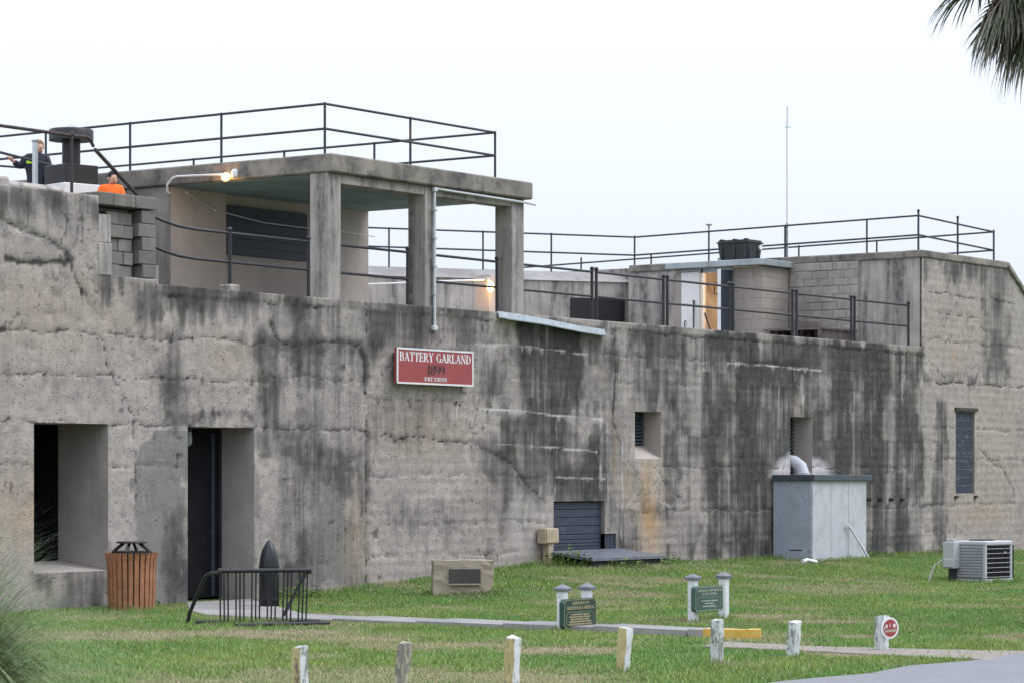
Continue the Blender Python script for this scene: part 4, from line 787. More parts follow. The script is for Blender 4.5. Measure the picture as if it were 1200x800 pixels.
po = point('bulb_light', (-4.42, 1.78, 5.76), 5, (1, 0.5, 0.16)); po.parent = lp; po.location = (-0.10, 0.0, -0.09)
lp = thing('pit_wall_lamp', 'lit orange bulb on a cable behind the right lookout column', 'lamp', (3.5, 2.95, 4.0))
MB().box(3.5, 3.85, 2.98, 3.3, 4.0, 4.95, 0, 0.01).build('stub_post', 'conc_beige', lp)
tubeo('cable', [(0.44, 3.3, 4.62), (1.3, 3.32, 4.69), (2.4, 3.2, 4.78), (3.46, 3.0, 4.86)], 0.014, 'white', lp, 8); MB().ball((3.42, 2.9, 4.74), 0.06, 12, 0, (1, 1, 1.4)).build('bulb', 'bulb', lp, True)
MB().box(3.4, 3.499, 2.94, 3.06, 4.82, 4.90, 0, 0.01).build('fitting', 'galv', lp)
po = point('bulb_light', (0, 0, 0), 4, (1, 0.5, 0.16)); po.parent = lp; po.location = (-0.16, -0.12, 0.72)
cd = thing('wall_conduit', 'pale conduit dropping down the middle lookout column from the roof edge', 'conduit', (-1.96, -0.03, 3.73))
tubeo('vertical_pipe', [(-1.93, -0.03, 5.72), (-1.93, -0.03, 3.76)], 0.021, 'pvc', cd); tubeo('horizontal_pipe', [(-1.9, -0.035, 5.725), (0.3, -0.035, 5.70), (0.55, -0.035, 5.69)], 0.018, 'pvc', cd)
MB().box(-1.98, -1.88, -0.06, 0.0, 3.70, 3.77, 0, 0.01).build('fitting', 'pvc', cd); MB().box(-1.97, -1.89, -0.065, 0.0, 5.68, 5.74, 0, 0.01).build('elbow', 'pvc', cd)
for i in range(4): MB().box(-1.965, -1.895, -0.052, -0.008, 4.2 + i * 0.4, 4.225 + i * 0.4).build('clip', 'galv', cd)
cb = thing('sagging_cable', 'thin pale cable sagging across the boarded window under the lookout roof', 'cable', (-2.5, 2.9, 5.4))
tubeo('cable', [(-3.9, 2.93, 5.68), (-3.6, 2.93, 5.55), (-3.3, 2.93, 5.47), (-3.0, 2.94, 5.45), (-2.2, 2.97, 5.38), (-1.4, 2.97, 5.37), (-0.4, 2.97, 5.38), (0.5, 3.0, 5.36)], 0.009, 'pvc', cb, 6)
for x, z in ((-3.9, 5.68), (-3.3, 5.47)): MB().ball((x, 2.93, z), 0.022, 8).build('cable_clip', 'white', cb)
hl = thing('hanging_lamp', 'small clear glass lamp hanging in the top of the dark doorway', 'lamp', (-6.75, 0.3, 2.1))
MB().lathe((-6.75, 0.3, 0), [(0.05, 2.25), (0.05, 2.21), (0.03, 2.2)], 14).build('base', 'blackmetal', hl, True); MB().lathe((-6.75, 0.3, 0), [(0.04, 2.2), (0.05, 2.14), (0.048, 2.06), (0.025, 2.02), (0.0001, 2.01)], 14).build('glass_jar', 'acpanel', hl, True)

# bent metal flashing hanging off the ledge
fl = thing('metal_flashing', 'bent galvanised flashing strip hanging crooked from the ledge', 'flashing', (1.0, -0.1, 3.95))
A, B = Vector((-0.40, 0, 4.045)), Vector((2.42, 0, 3.895))
q = MB()
for P_, dz in ((A, 0.0), (A + (B - A) * 0.35, 0.012), (A + (B - A) * 0.7, -0.005), (B, 0.0)):
    P_ = P_ + Vector((0, 0, dz)); q.v += [tuple(P_ + Vector((0, -0.015, 0.012))), tuple(P_ + Vector((0, -0.03, 0.0))), tuple(P_ + Vector((0, -0.06, -0.085))), tuple(P_ + Vector((0, -0.19, -0.10))), tuple(P_ + Vector((0, -0.19, -0.115))), tuple(P_ + Vector((0, -0.052, -0.1))), tuple(P_ + Vector((0, -0.02, -0.005)))]
for i in range(3):
    for k in range(7): k2 = (k + 1) % 7; q.f.append((i * 7 + k, i * 7 + k2, i * 7 + 7 + k2, i * 7 + 7 + k)); q.mi.append(0)
q.f += [tuple(range(7)), tuple(range(21, 28))]; q.mi += [0, 0]
q.build('strip', 'galv', fl)
for x in (0.1, 1.2, 2.2): MB().ball((x, -0.045, 4.02 - 0.053 * (x + 0.4)), 0.012, 6).build('rivet', 'galv', fl)

# ------------------------------------------------------------------ block closet on the ledge
cl = thing('block_closet', 'tan block closet on the ledge with white doors standing open', 'closet', (12.5, 3.6, 4.0))
MB().box(12.0, 13.03, 2.83, 2.98, 4.0, 5.6).box(12.0, 13.03, 4.62, 4.74, 4.0, 5.6).box(12.93, 13.03, 2.985, 4.615, 4.0, 5.6).box(12.0, 12.1, 2.985, 3.42, 4.0, 5.6).build('inner_wall', ('warmwall'), cl)
zc_ = 4.0
for r in range(8):
    z = 4.0 + r * 0.2; x = 11.98 - (0.2 if r % 2 else 0)
    while x < 13.0:
        a_, b_ = max(11.985, x), min(13.02, x + 0.4)
        if b_ - a_ > 0.05: MB().box(a_ + 0.003, b_ - 0.003, 2.821 - random.uniform(0, 0.003), 2.829, z + 0.003, z + 0.196, 0, 0.004).build('block', 'block_tan', cl)
        x += 0.4
    y = 2.81 - (0.2 if r % 2 else 0)
    while y < 3.4:
        a_, b_ = max(2.81, y), min(3.42, y + 0.4)
        if b_ - a_ > 0.05: MB().box(11.991 - random.uniform(0, 0.003), 11.999, a_ + 0.003, b_ - 0.003, z + 0.003, z + 0.196, 0, 0.004).build('block', 'block_tan', cl)
        y += 0.4
MB().box(11.78, 13.02, 2.70, 4.86, 5.61, 5.725, 0, 0.008).build('roof', 'galv', cl)
MB().box(11.97, 12.05, 4.585, 4.74, 4.0, 5.6).build('door_post', 'block_tan', cl); MB().box(11.96, 12.04, 3.425, 3.47, 4.0, 5.6).build('door_jamb', 'galv', cl); MB().box(11.96, 12.04, 4.11, 4.15, 4.0, 5.6).build('door_jamb', 'white', cl); MB().box(11.96, 12.04, 3.475, 4.58, 5.52, 5.605).build('door_head', 'galv', cl)
d1 = MB().box(11.93, 11.965, 4.17, 4.58, 4.03, 5.54, 0, 0.004).build('door', 'white', cl); MB().tube([(11.93, 4.47, 4.62), (11.89, 4.48, 4.6), (11.89, 4.48, 4.5), (11.93, 4.47, 4.48)], 0.01, 6).build('handle', 'blackmetal', d1)
d2 = MB().box(11.52, 11.96, 3.44, 3.475, 4.03, 5.54, 0, 0.003).build('door', 'navy', cl); MB().box(11.50, 11.519, 3.436, 3.50, 4.03, 5.54).build('white_edge', 'white', d2)
MB().tube([(12.9, 3.5, 5.4), (12.9, 4.3, 5.4), (12.88, 4.42, 5.36), (12.88, 4.42, 5.2), (12.9, 4.3, 5.15)], 0.015, 8).build('pipe', 'wood', cl, True)
MB().ball((12.6, 3.2, 5.2), 0.03, 10).build('bulb', 'bulb', cl, True)
po = point('closet_light', (0, 0, 0), 20, (1, 0.8, 0.58)); po.parent = cl; po.location = (0.0, -0.35, 1.1)
for lab, a, b2 in (('dark stick leaning on the closed white closet door', (11.80, 4.22, 4.03), (11.9, 4.28, 4.97)), ('dark stick slanting across the open closet doorway', (11.75, 3.66, 4.03), (11.9, 4.02, 4.72))):
    t = thing('broom_handle', lab, 'stick', a); tubeo('shaft', [a, b2], 0.016, 'blackmetal', t, 8); tubeo('tip', [b2, Vector(b2) + (Vector(b2) - Vector(a)).normalized() * 0.03], 0.019, 'iron', t, 8)
tb = thing('storage_tote', 'black ribbed plastic storage tote with lid on the closet roof', 'tote', (12.35, 3.52, 5.725))
q = MB()
def ring(z, hx, hy): return [(12.35 - hx, 3.52 - hy, z), (12.35 + hx, 3.52 - hy, z), (12.35 + hx, 3.52 + hy, z), (12.35 - hx, 3.52 + hy, z)]
q.v += ring(5.727, 0.23, 0.30) + ring(6.08, 0.265, 0.335); q.f += [(0, 3, 2, 1), (4, 5, 6, 7)] + [(i, (i + 1) % 4, 4 + (i + 1) % 4, 4 + i) for i in range(4)]; q.mi += [0] * 6
q.build('tub', 'tote', tb)
MB().box(12.06, 12.64, 3.16, 3.88, 6.075, 6.10, 0, 0.01).box(12.09, 12.61, 3.19, 3.85, 6.1005, 6.135, 0, 0.015).build('lid', 'tote', tb)
for y in (3.25, 3.5, 3.78): MB().box(12.075, 12.12, y - 0.03, y + 0.03, 5.78, 6.07, 0, 0.008).build('rib', 'tote', tb); MB().box(12.085, 12.2, y - 0.03, y + 0.03, 6.136, 6.152, 0, 0.005).build('lid_rib', 'tote', tb)
for x in (12.18, 12.5): MB().box(x - 0.03, x + 0.03, 3.18, 3.235, 5.78, 6.07, 0, 0.008).build('rib', 'tote', tb)
MB().tube([(12.08, 3.82, 5.765), (12.14, 3.82, 5.765)], 0.04, 14).build('wheel', 'acpanel', tb, True); MB().tube([(12.52, 3.15, 6.0), (12.52, 3.19, 6.0)], 0.05, 16).build('round_fitting', 'white', tb, True)
an = thing('antenna_mast', 'tall thin whip antenna rising beside the closet roof', 'antenna', (13.1, 2.95, 5.7))
tubeo('lower_tube', [(13.17, 2.96, 5.6), (13.17, 2.96, 6.5)], 0.024, 'galv', an); tubeo('whip', [(13.17, 2.96, 6.5), (13.17, 2.96, 8.35), (13.18, 2.96, 8.75)], 0.010, 'galv', an, 6); tubeo('side_rod', [(13.14, 2.99, 8.35), (13.22, 2.9, 8.35)], 0.008, 'galv', an, 6)
mv = thing('mushroom_vent', 'small pale mushroom-shaped cap on a post of the terrace railing', 'vent', (13.13, 4.75, 6.46)); MB().lathe((13.13, 4.7, 0), [(0.018, 6.46), (0.018, 6.53), (0.06, 6.55), (0.065, 6.57), (0.0001, 6.575)], 14).build('cap', 'galv', mv, True); tubeo('stem', [(13.13, 4.7, 6.44), (13.13, 4.7, 6.54)], 0.02, 'galv', mv)
pl = thing('timber_pallet', 'stack of dark weathered timber pallets lying on the ledge by the masonry face', 'pallet', (12.2, 1.8, 4.0))
for h in (0.0, 0.19):
    for i in range(5): MB().box(11.5 + i * 0.26, 11.72 + i * 0.26, 1.2, 2.5, 4.15 + h, 4.185 + h).build('deck_board', 'wood', pl)
    for y in (1.3, 1.85, 2.4): MB().box(11.5, 12.78, y - 0.04, y + 0.04, 4.0 + h, 4.148 + h).build('stringer', 'wood', pl)
for i in range(3): MB().box(11.6 + i * 0.3, 11.74 + i * 0.3, 1.4 + 0.35 * i, 1.6 + 0.35 * i, 4.377, 4.5 + 0.04 * i, 0, 0.01).build('timber_offcut', 'wood', pl)

# ------------------------------------------------------------------ things at the foot of the wall
g = 0.12
ub = thing('utility_enclosure', 'pale blue-grey plywood enclosure with slate lid against the wall', 'enclosure', (8.5, -0.4, 0.15))
MB().box(7.55, 7.59, -0.78, -0.04, g, 1.56).build('side_panel', 'boxblue', ub); MB().box(7.592, 9.43, -0.80, -0.76, g, 1.56).build('front_panel', 'boxcream', ub); MB().box(9.39, 9.43, -0.755, -0.04, g, 1.56).build('side_panel', 'boxblue', ub)
MB().box(7.54, 7.592, -0.812, -0.765, g, 1.558).build('corner_trim', 'boxcream', ub)
MB().box(7.50, 9.53, -0.865, -0.04, 1.562, 1.66, 0, 0.006).build('lid', 'boxlid', ub)
for x in (8.2, 8.82): MB().box(x - 0.02, x + 0.02, -0.806, -0.799, g, 1.55).build('batten', 'boxcream', ub)
MB().box(7.544, 7.55, -0.6, -0.35, 0.38, 0.395).build('slot', 'hatchside', ub)
du = thing('white_duct', 'white curved duct from the recessed window down into the enclosure', 'duct', (8.55, 0.0, 1.67))
MB().tube([(8.34, 0.30, 1.88), (8.34, 0.14, 1.90), (8.34, 0.0, 1.88), (8.34, -0.12, 1.80), (8.34, -0.17, 1.66)], [0.11, 0.11, 0.11, 0.11, 0.11], 18).build('elbow', 'boxcream', du, True); MB().lathe((8.34, -0.17, 1.663), [(0.13, 0), (0.13, 0.03), (0.115, 0.035)], 18).build('collar', 'boxcream', du, True)
wp = thing('leaning_pipe', 'thin pale plastic pipe leaning against the enclosure', 'pipe', (9.2, -1.3, 0.13))
tubeo('pipe', [(9.05, -1.12, 0.14), (8.75, -0.86, 0.76)], 0.02, 'pvc', wp); tubeo('elbow', [(8.75, -0.86, 0.75), (8.72, -0.85, 0.79), (8.68, -0.86, 0.79)], 0.026, 'white', wp)
pe = thing('pipe_fragment', 'small white bent pipe piece lying in the grass by the enclosure', 'pipe', (6.7, -1.15, 0.18)); tubeo('elbow', [(6.55, -1.2, gz(6.55, -1.2) + 0.05), (6.75, -1.15, gz(6.7, -1.15) + 0.07), (6.95, -1.22, gz(6.9, -1.2) + 0.03)], 0.03, 'white', pe); tubeo('collar', [(6.53, -1.2, gz(6.55, -1.2) + 0.05), (6.58, -1.2, gz(6.55, -1.2) + 0.055)], 0.036, 'white', pe)
hp = thing('cellar_hatch', 'low black slab-topped cellar hatch below the blue shutter', 'hatch', (1.9, -0.4, 0.25))
q = MB(); q.v += [(x, y, z) for y, z in ((-0.86, 0.365), (-0.86, 0.405), (-0.02, 0.505), (-0.02, 0.465)) for x in (0.86, 2.88)]; q.f += [(0, 1, 3, 2), (2, 3, 5, 4), (4, 5, 7, 6), (6, 7, 1, 0), (0, 2, 4, 6), (1, 3, 5, 7)]; q.mi += [0] * 6; q.build('top_sheet', 'hatchtop', hp); MB().box(0.92, 2.84, -0.79, -0.04, 0.28, 0.362).build('rim', 'hatchside', hp); MB().box(0.99, 2.76, -0.71, -0.05, -0.05, 0.278).build('base', 'hatchside', hp)
MB().box(1.02, 1.6, -0.722, -0.711, 0.05, 0.2).build('brick_course', 'tan', hp)
jb = thing('junction_cabinet', 'small tan electrical box on a stub post left of the blue shutter', 'box', (0.8, -0.2, 0.25))
MB().box(0.60, 0.94, -0.19, -0.03, 0.62, 0.85, 0, 0.01).build('cabinet', 'tan', jb); MB().box(0.615, 0.925, -0.205, -0.191, 0.635, 0.835, 0, 0.005).build('cover', 'tan', jb); MB().box(0.72, 0.82, -0.16, -0.06, 0.1, 0.618).build('stub_post', 'tan', jb)

# air conditioner
ax_, ay_ = 5.42, -4.99; ga = gz(ax_, ay_); th = R(-8); rz = rotz(th); AC = Vector((ax_, ay_, ga))
ac = thing('air_conditioner', 'grey outdoor air conditioner unit standing on the lawn at the right', 'air conditioner', tuple(AC))
def acb(name, mt, c, size, bev=0.004, par=None): return MB().obox(AC + rz @ Vector(c), size, rz, 0, bev).build(name, mt, par or ac)
hw, hd, hh = 0.36, 0.31, 0.64
acb('base_pan', 'acgrey', (0, 0, 0.03), (2 * hw + 0.02, 2 * hd + 0.02, 0.06)); acb('core', 'acdark', (0, 0, 0.32), (2 * hw - 0.04, 2 * hd - 0.04, 0.5)); tp = acb('top_cover', 'acgrey', (0, 0, hh - 0.035), (2 * hw + 0.02, 2 * hd + 0.02, 0.07), 0.02)
for x in (-1, 1):
    for y in (-1, 1): acb('corner_post', 'acgrey', (x * (hw - 0.02), y * (hd - 0.02), 0.32), (0.045, 0.045, 0.52))
acb('side_panel', 'acpanel', (-hw + 0.004, 0, 0.32), (0.012, 2 * hd - 0.08, 0.5))
for i in range(11): acb('louvre', 'acpanel', (-hw - 0.006, 0, 0.1 + i * 0.044), (0.014, 2 * hd - 0.1, 0.03))
for i in range(7): acb('guard_wire', 'acgrey', (0, -hd - 0.002, 0.09 + i * 0.072), (2 * hw - 0.06, 0.008, 0.008), 0)
for i in range(18): acb('fin', 'acdark', (-hw + 0.07 + i * 0.041, -hd + 0.012, 0.32), (0.006, 0.02, 0.5), 0)
MB().lathe(AC + Vector((0, 0, hh)), [(0.2, -0.004), (0.2, 0.012), (0.17, 0.014), (0.17, 0.004), (0.0001, 0.003)], 24).build('fan_grille', 'acdark', tp, True)
acb('round_badge', 'acgrey', (0.15, -hd - 0.012, 0.46), (0.05, 0.008, 0.03))
eb = acb('electrical_box', 'acgrey', (-hw - 0.09, hd - 0.06, 0.42), (0.16, 0.2, 0.40)); acb('cover', 'acgrey', (-hw - 0.18, hd - 0.06, 0.30), (0.02, 0.18, 0.12), 0.004); acb('box_top', 'acgrey', (-hw - 0.08, hd - 0.06, 0.64), (0.1, 0.14, 0.06)); acb('stand', 'acdark', (-hw - 0.06, hd - 0.06, 0.11), (0.08, 0.1, 0.22))
tubeo('insulated_pipe', [AC + rz @ Vector(v) for v in ((-hw - 0.15, hd, 0.38), (-hw - 0.3, hd + 0.1, 0.26), (-hw - 0.38, hd + 0.12, 0.12), (-hw - 0.4, hd + 0.14, 0.0))], 0.014, 'greywood', ac)

# litter bin with cedar slats
tx, ty = -8.88, -0.72; tz = gz(tx, ty)
tr = thing('litter_bin', 'round litter bin of reddish wood slats with flat black lid', 'bin', (tx, ty, tz))
MB().lathe((tx, ty, tz), [(0.0001, 0.03), (0.235, 0.03), (0.245, 0.72), (0.0001, 0.72)], 24).build('liner', 'blackmetal', tr, True)
sl = MB(); prof = [(0.0, 0.262), (0.45, 0.275), (0.60, 0.283), (0.68, 0.30), (0.70, 0.31)]
for z, r in prof: sl.v += [(r, -0.026, z), (r, 0.026, z), (r + 0.02, 0.026, z), (r + 0.02, -0.026, z)]
for i in range(4):
    for k in range(4): k2 = (k + 1) % 4; sl.f.append((i * 4 + k, i * 4 + k2, i * 4 + 4 + k2, i * 4 + 4 + k)); sl.mi.append(0)
sl.f += [(0, 1, 2, 3), (16, 17, 18, 19)]; sl.mi += [0, 0]; slm = sl.mesh('slat', 'cedar')
for i in range(26): piece('slat', slm, tr, (tx, ty, tz), (0, 0, 2 * math.pi * i / 26))
for z, r in ((0.12, 0.262), (0.6, 0.275)): MB().lathe((tx, ty, tz), [(r - 0.008, z), (r, z), (r, z + 0.04), (r - 0.008, z + 0.04), (r - 0.008, z)], 28).build('hoop', 'blackmetal', tr, True)
MB().lathe((tx, ty, tz), [(0.0001, 0.815), (0.18, 0.815), (0.185, 0.825), (0.18, 0.835), (0.0001, 0.84)], 24).build('lid', 'blackmetal', tr, True)
for i in range(4):
    a = 0.5 + i * math.pi / 2; c_, s_ = math.cos(a), math.sin(a)
    MB().tube([(tx + 0.24 * c_, ty + 0.24 * s_, tz + 0.70), (tx + 0.17 * c_, ty + 0.17 * s_, tz + 0.76), (tx + 0.1 * c_, ty + 0.1 * s_, tz + 0.815)], 0.02, 8).build('lid_bracket', 'blackmetal', tr, True)

# artillery shell
sx_, sy_ = -7.3, -1.55
se = thing('artillery_shell', 'large black pointed artillery shell standing beside the doorway', 'shell', (sx_, sy_, 0.02))
MB().lathe((sx_, sy_, 0.021), [(0.0001, 0), (0.118, 0), (0.125, 0.01), (0.125, 0.44), (0.125, 0.46), (0.122, 0.53), (0.112, 0.60), (0.094, 0.67), (0.068, 0.73), (0.036, 0.785), (0.015, 0.81), (0.0001, 0.815)], 32).build('body', 'shell', se, True)
for z in (0.07, 0.47): MB().lathe((sx_, sy_, 0.021), [(0.124, z), (0.130, z + 0.004), (0.130, z + 0.026), (0.124, z + 0.03)], 32).build('driving_band', 'shell', se, True)

# bicycle rack
bk = thing('bicycle_rack', 'dark pipe bicycle rack on the grass in front of the doorway', 'bike rack', (-10.5, -4.2, 0))
def gp(X, Y, z): v = Vector((CAMX, CAMY, 0)) + VR * X + VD * Y; return Vector((v.x, v.y, z))
TL, TR = gp(-3.155, 30.3, 0.60), gp(-2.195, 30.55, 0.60); BLp, BRp = gp(-3.155, 30.35, 0.05), gp(-2.22, 30.6, 0.05)
tubeo('top_rail', [TL, TR], 0.024, 'iron', bk)
tubeo('bottom_rail', [gp(-3.45, 30.55, 0.035), gp(-2.1, 30.75, 0.035)], 0.022, 'iron', bk); tubeo('base_bar', [gp(-2.96, 30.0, 0.03), gp(-1.98, 30.45, 0.03)], 0.022, 'iron', bk)
for k in range(6):
    for j in range(3):
        f = (k * 3 + j * 0.75) / 17.0
        if f > 1: continue
        a_, b_ = TL + (TR - TL) * f, BLp + (BRp - BLp) * f; tubeo('bar', [a_, b_], 0.009, 'iron', bk, 8)
tubeo('side_leg', [TL + Vector((0, 0, -0.02)), gp(-3.26, 30.4, 0.575), gp(-3.33, 30.5, 0.54), gp(-3.38, 30.6, 0.46), gp(-3.55, 30.9, 0.12), gp(-3.58, 30.95, 0.01)], 0.021, 'iron', bk)
tubeo('side_leg', [TR + Vector((0, 0, -0.02)), gp(-2.24, 30.7, 0.57), gp(-2.32, 31.0, 0.48), gp(-2.62, 32.2, 0.03)], 0.021, 'iron', bk)
MB().ball(TL, 0.032, 8).build('joint', 'rust', bk, True)

# stone with bronze plaque
stc = gp(-0.66, 37.4, 0); rb = basis((VR + VD * 0.12).normalized()); sz = gz(stc.x, stc.y)
sm = thing('stone_monument', 'low tan stone block with a dark bronze plaque on the grass', 'monument', (stc.x, stc.y, sz))
bm = bmesh.new(); bmesh.ops.create_cube(bm, size=1); bmesh.ops.subdivide_edges(bm, edges=bm.edges[:], cuts=7, use_grid_fill=True)
rr_ = random.Random(5)
for v in bm.verts:
    v.co.x *= 0.80; v.co.y *= 0.34; v.co.z *= 0.52
    kk = 0.02; v.co += Vector((rr_.uniform(-kk, kk) * 0.5, rr_.uniform(-kk, kk) * 0.4, rr_.uniform(-kk, kk) * 0.5))
    if v.co.x > 0.3 and v.co.z < -0.1: v.co.x -= 0.05
    v.co = rb @ v.co + Vector((0, 0, 0.2))
me = bpy.data.meshes.new('block'); bm.to_mesh(me); bm.free(); me.materials.append(M['stone']); o = bpy.data.objects.new('block', me); COL.objects.link(o); o.parent = sm
pqc = Vector((stc.x, stc.y, sz)) + rb @ Vector((0.01, -0.195, 0.245)); pq = MB().obox(pqc, (0.42, 0.035, 0.21), rb, 0, 0.004).build('plaque', 'bronze', sm); MB().obox(pqc + rb @ Vector((0, -0.012, -0.10)), (0.425, 0.03, 0.018), rb).build('plaque_rim', 'stone', pq)

# ------------------------------------------------------------------ green signs
def post_cap(par, x, y, z, s=0.09):
    q = MB(); q.box(x - s * .8, x + s * .8, y - s * .8, y + s * .8, z, z + 0.025, 0, 0.004); zt_ = z + 0.026
    q.v += [(x - s * .8, y - s * .8, zt_), (x + s * .8, y - s * .8, zt_), (x + s * .8, y + s * .8, zt_), (x - s * .8, y + s * .8, zt_), (x, y, zt_ + 0.045)]; n_ = len(q.v) - 5
    q.f += [(n_, n_ + 1, n_ + 4), (n_ + 1, n_ + 2, n_ + 4), (n_ + 2, n_ + 3, n_ + 4), (n_ + 3, n_, n_ + 4)]; q.mi += [0] * 4
    return q.build('cap', 'purplecap', par)
def oct_panel(x0, x1, z0, z1, c): return [(x0 + c, z0), (x1 - c, z0), (x1, z0 + c), (x1, z1 - c), (x1 - c, z1), (x0 + c, z1), (x0, z1 - c), (x0, z0 + c)]
def board_mesh(poly, y0, y1):
    q = MB(); k = len(poly)
    for y in (y0, y1): q.v += [(x, y, z) for x, z in poly]
    q.f += [tuple(range(k)), tuple(range(k, 2 * k))] + [(i, (i + 1) % k, k + (i + 1) % k, k + i) for i in range(k)]; q.mi += [0] * (k + 2); return q
def frame_mesh(po, pi, y):
    q = MB(); k = len(po)
    for i in range(k): j = (i + 1) % k; q.quad([(po[i][0], y, po[i][1]), (po[j][0], y, po[j][1]), (pi[j][0], y, pi[j][1]), (pi[i][0], y, pi[i][1])])
    return q
def greensign(label, s1, s2, y, panel, rows, col, letter, hp_=0.46):
    t = thing('green_sign', label, 'sign', ((s1 + s2) / 2, y, 0), 'green signs on white posts')
    for x in (s1, s2): MB().box(x - 0.045, x + 0.045, y - 0.045, y + 0.045, -0.05, hp_, 0, 0.006).build('post', 'whitewear', t); post_cap(t, x, y, hp_)
    x0, x1, z0, z1, ch = panel; yf = y - 0.105; P0 = oct_panel(x0, x1, z0, z1, ch)
    pn = board_mesh(P0, yf, yf + 0.055).build('panel', col, t)
    ins = lambda d: oct_panel(x0 + d, x1 - d, z0 + d, z1 - d, ch); frame_mesh(ins(0.008), ins(0.013), yf - 0.002).build('border', letter, pn)
    q = z0 + (z1 - z0) * 0.57; a = [(x0 + 0.08, z0 + 0.04), (x1 - 0.08, z0 + 0.04), (x1 - 0.05, z0 + 0.07), (x1 - 0.05, q - 0.03), (x1 - 0.08, q), (x0 + 0.08, q), (x0 + 0.05, q - 0.03), (x0 + 0.05, z0 + 0.07)]
    cx, cz = (x0 + x1) / 2, (z0 + q) / 2; frame_mesh(a, [(cx + (u - cx) * 0.985, cz + (v - cz) * 0.965) for u, v in a], yf - 0.002).build('inner_border', letter, pn)
    for txt, wd, zc2, h in rows[0]: text_into(MB(), txt, (cx - wd / 2, yf - 0.004, zc2), (1, 0, 0), (0, 0, 1), wd, h, (0, -1, 0), 1.35).build('lettering', letter, pn)['kind'] = 'stuff'
    rr2 = random.Random(3); q2 = MB()                                        # the small print cannot be read: broken strokes only
    for wd, zc2 in rows[1]:
        x = cx - wd / 2
        while x < cx + wd / 2 - 0.01:
            w_ = rr2.uniform(0.012, 0.05); q2.quad([(x, yf - 0.004, zc2), (min(x + w_, cx + wd / 2), yf - 0.004, zc2), (min(x + w_, cx + wd / 2), yf - 0.004, zc2 + 0.014), (x, yf - 0.004, zc2 + 0.014)]); x += w_ + 0.008
    q2.build('small_print', letter, pn)['kind'] = 'stuff'; return t
greensign('dark green sign with gold letters reading ADMISSION TO LIGHTHOUSE & MUSEUM', -9.73, -9.28, -7.66, (-9.86, -9.26, 0.03, 0.345, 0.035), ([('ADMISSION TO', 0.32, 0.285, 0.03), ('LIGHTHOUSE & MUSEUM', 0.5, 0.235, 0.034)], [(0.34, 0.175), (0.4, 0.15), (0.36, 0.125), (0.4, 0.1), (0.42, 0.075)]), 'green', 'gold', 0.43)
greensign('faded green sign with pale letters reading LIGHTHOUSE AND MUSEUM', -7.16, -6.50, -7.65, (-7.28, -6.69, 0.115, 0.395, 0.02), ([('LIGHTHOUSE AND MUSEUM', 0.5, 0.335, 0.027), ('TICKET HOURS', 0.32, 0.295, 0.027)], [(0.36, 0.225), (0.2, 0.195), (0.27, 0.165)]), 'green_light', 'cream', 0.47)

# ------------------------------------------------------------------ short wooden posts along the road
def stake(label, x, y, h, w_, tilt, mats, rot=0.0):
    t = thing('wooden_post', label, 'post', (x, y, 0), 'short wooden posts along the road')
    rm = Matrix.Rotation(tilt[0], 3, 'Y') @ Matrix.Rotation(tilt[1], 3, 'X') @ rotz(rot)
    q = MB(); n_ = 7
    rr3 = random.Random(int(x * 100))
    for i in range(n_):
        z = -0.1 + (h + 0.1) * i / (n_ - 1)
        for a, d in ((-1, -1), (1, -1), (1, 1), (-1, 1)):
            j = 0.006; p_ = rm @ Vector((a * w_ / 2 + rr3.uniform(-j, j), d * w_ / 2 + rr3.uniform(-j, j), z + (rr3.uniform(-0.012, 0.012) if i == n_ - 1 else 0))); q.v.append((x + p_.x, y + p_.y, p_.z))
    for i in range(n_ - 1):
        for k in range(4): q.f.append((i * 4 + k, i * 4 + (k + 1) % 4, i * 4 + 4 + (k + 1) % 4, i * 4 + 4 + k)); q.mi.append({3: 0, 0: 1, 1: 0, 2: 1}[k])
    q.f += [(0, 1, 2, 3), (n_ * 4 - 4, n_ * 4 - 3, n_ * 4 - 2, n_ * 4 - 1)]; q.mi += [0, 1]
    q.build('timber', mats, t)
    return t
stake('peeling yellowish post with a dirty white side, leftmost of the row', -18.80, -11.73, 0.43, 0.085, (0.02, -0.02), ('post_yellow', 'post_flaked'))
stake('bare grey wooden post leaning to the left, second from the left', -17.70, -11.74, 0.42, 0.08, (-0.05, 0.2), ('post_bare', 'post_bare'), 0.3)
stake('yellow-faced post with a clean white side below the footpath', -16.34, -11.77, 0.39, 0.085, (-0.02, 0.05), ('post_yellow', 'post_white'))
stake('pale yellow and white post in front of the gold-lettered sign', -14.46, -11.55, 0.375, 0.085, (-0.02, 0.07), ('post_yellow', 'post_white'))
stake('weathered greenish white post in front of the yellow kerb', -13.15, -11.65, 0.385, 0.085, (0.0, 0.0), ('post_flaked', 'post_flaked'), 0.15)
stake('leaning white post standing by the worn path, right of the yellow kerb', -11.87, -11.65, 0.32, 0.085, (-0.02, 0.12), ('post_flaked', 'post_white'))
stake('white post carrying a round red sign, rightmost of the row', -10.60, -11.87, 0.325, 0.095, (0.0, 0.0), ('post_flaked', 'post_white'))
rs_ = thing('round_sign', 'small round red sign with white rim on the rightmost post', 'sign', (-10.55, -11.94, 0.22))
cc = Vector((-10.64, -11.975, 0.215)); ax = Matrix.Rotation(R(90), 3, 'X'); ax = rotz(R(-24)) @ ax
MB().lathe(cc, [(0.0001, -0.004), (0.1, -0.004), (0.1, 0.008), (0.0001, 0.008)], 28, 0, ax).build('plate', 'white', rs_, False); MB().lathe(cc, [(0.0001, 0.011), (0.08, 0.011)], 28, 0, ax).build('red_disc', 'red', rs_)
q = MB()
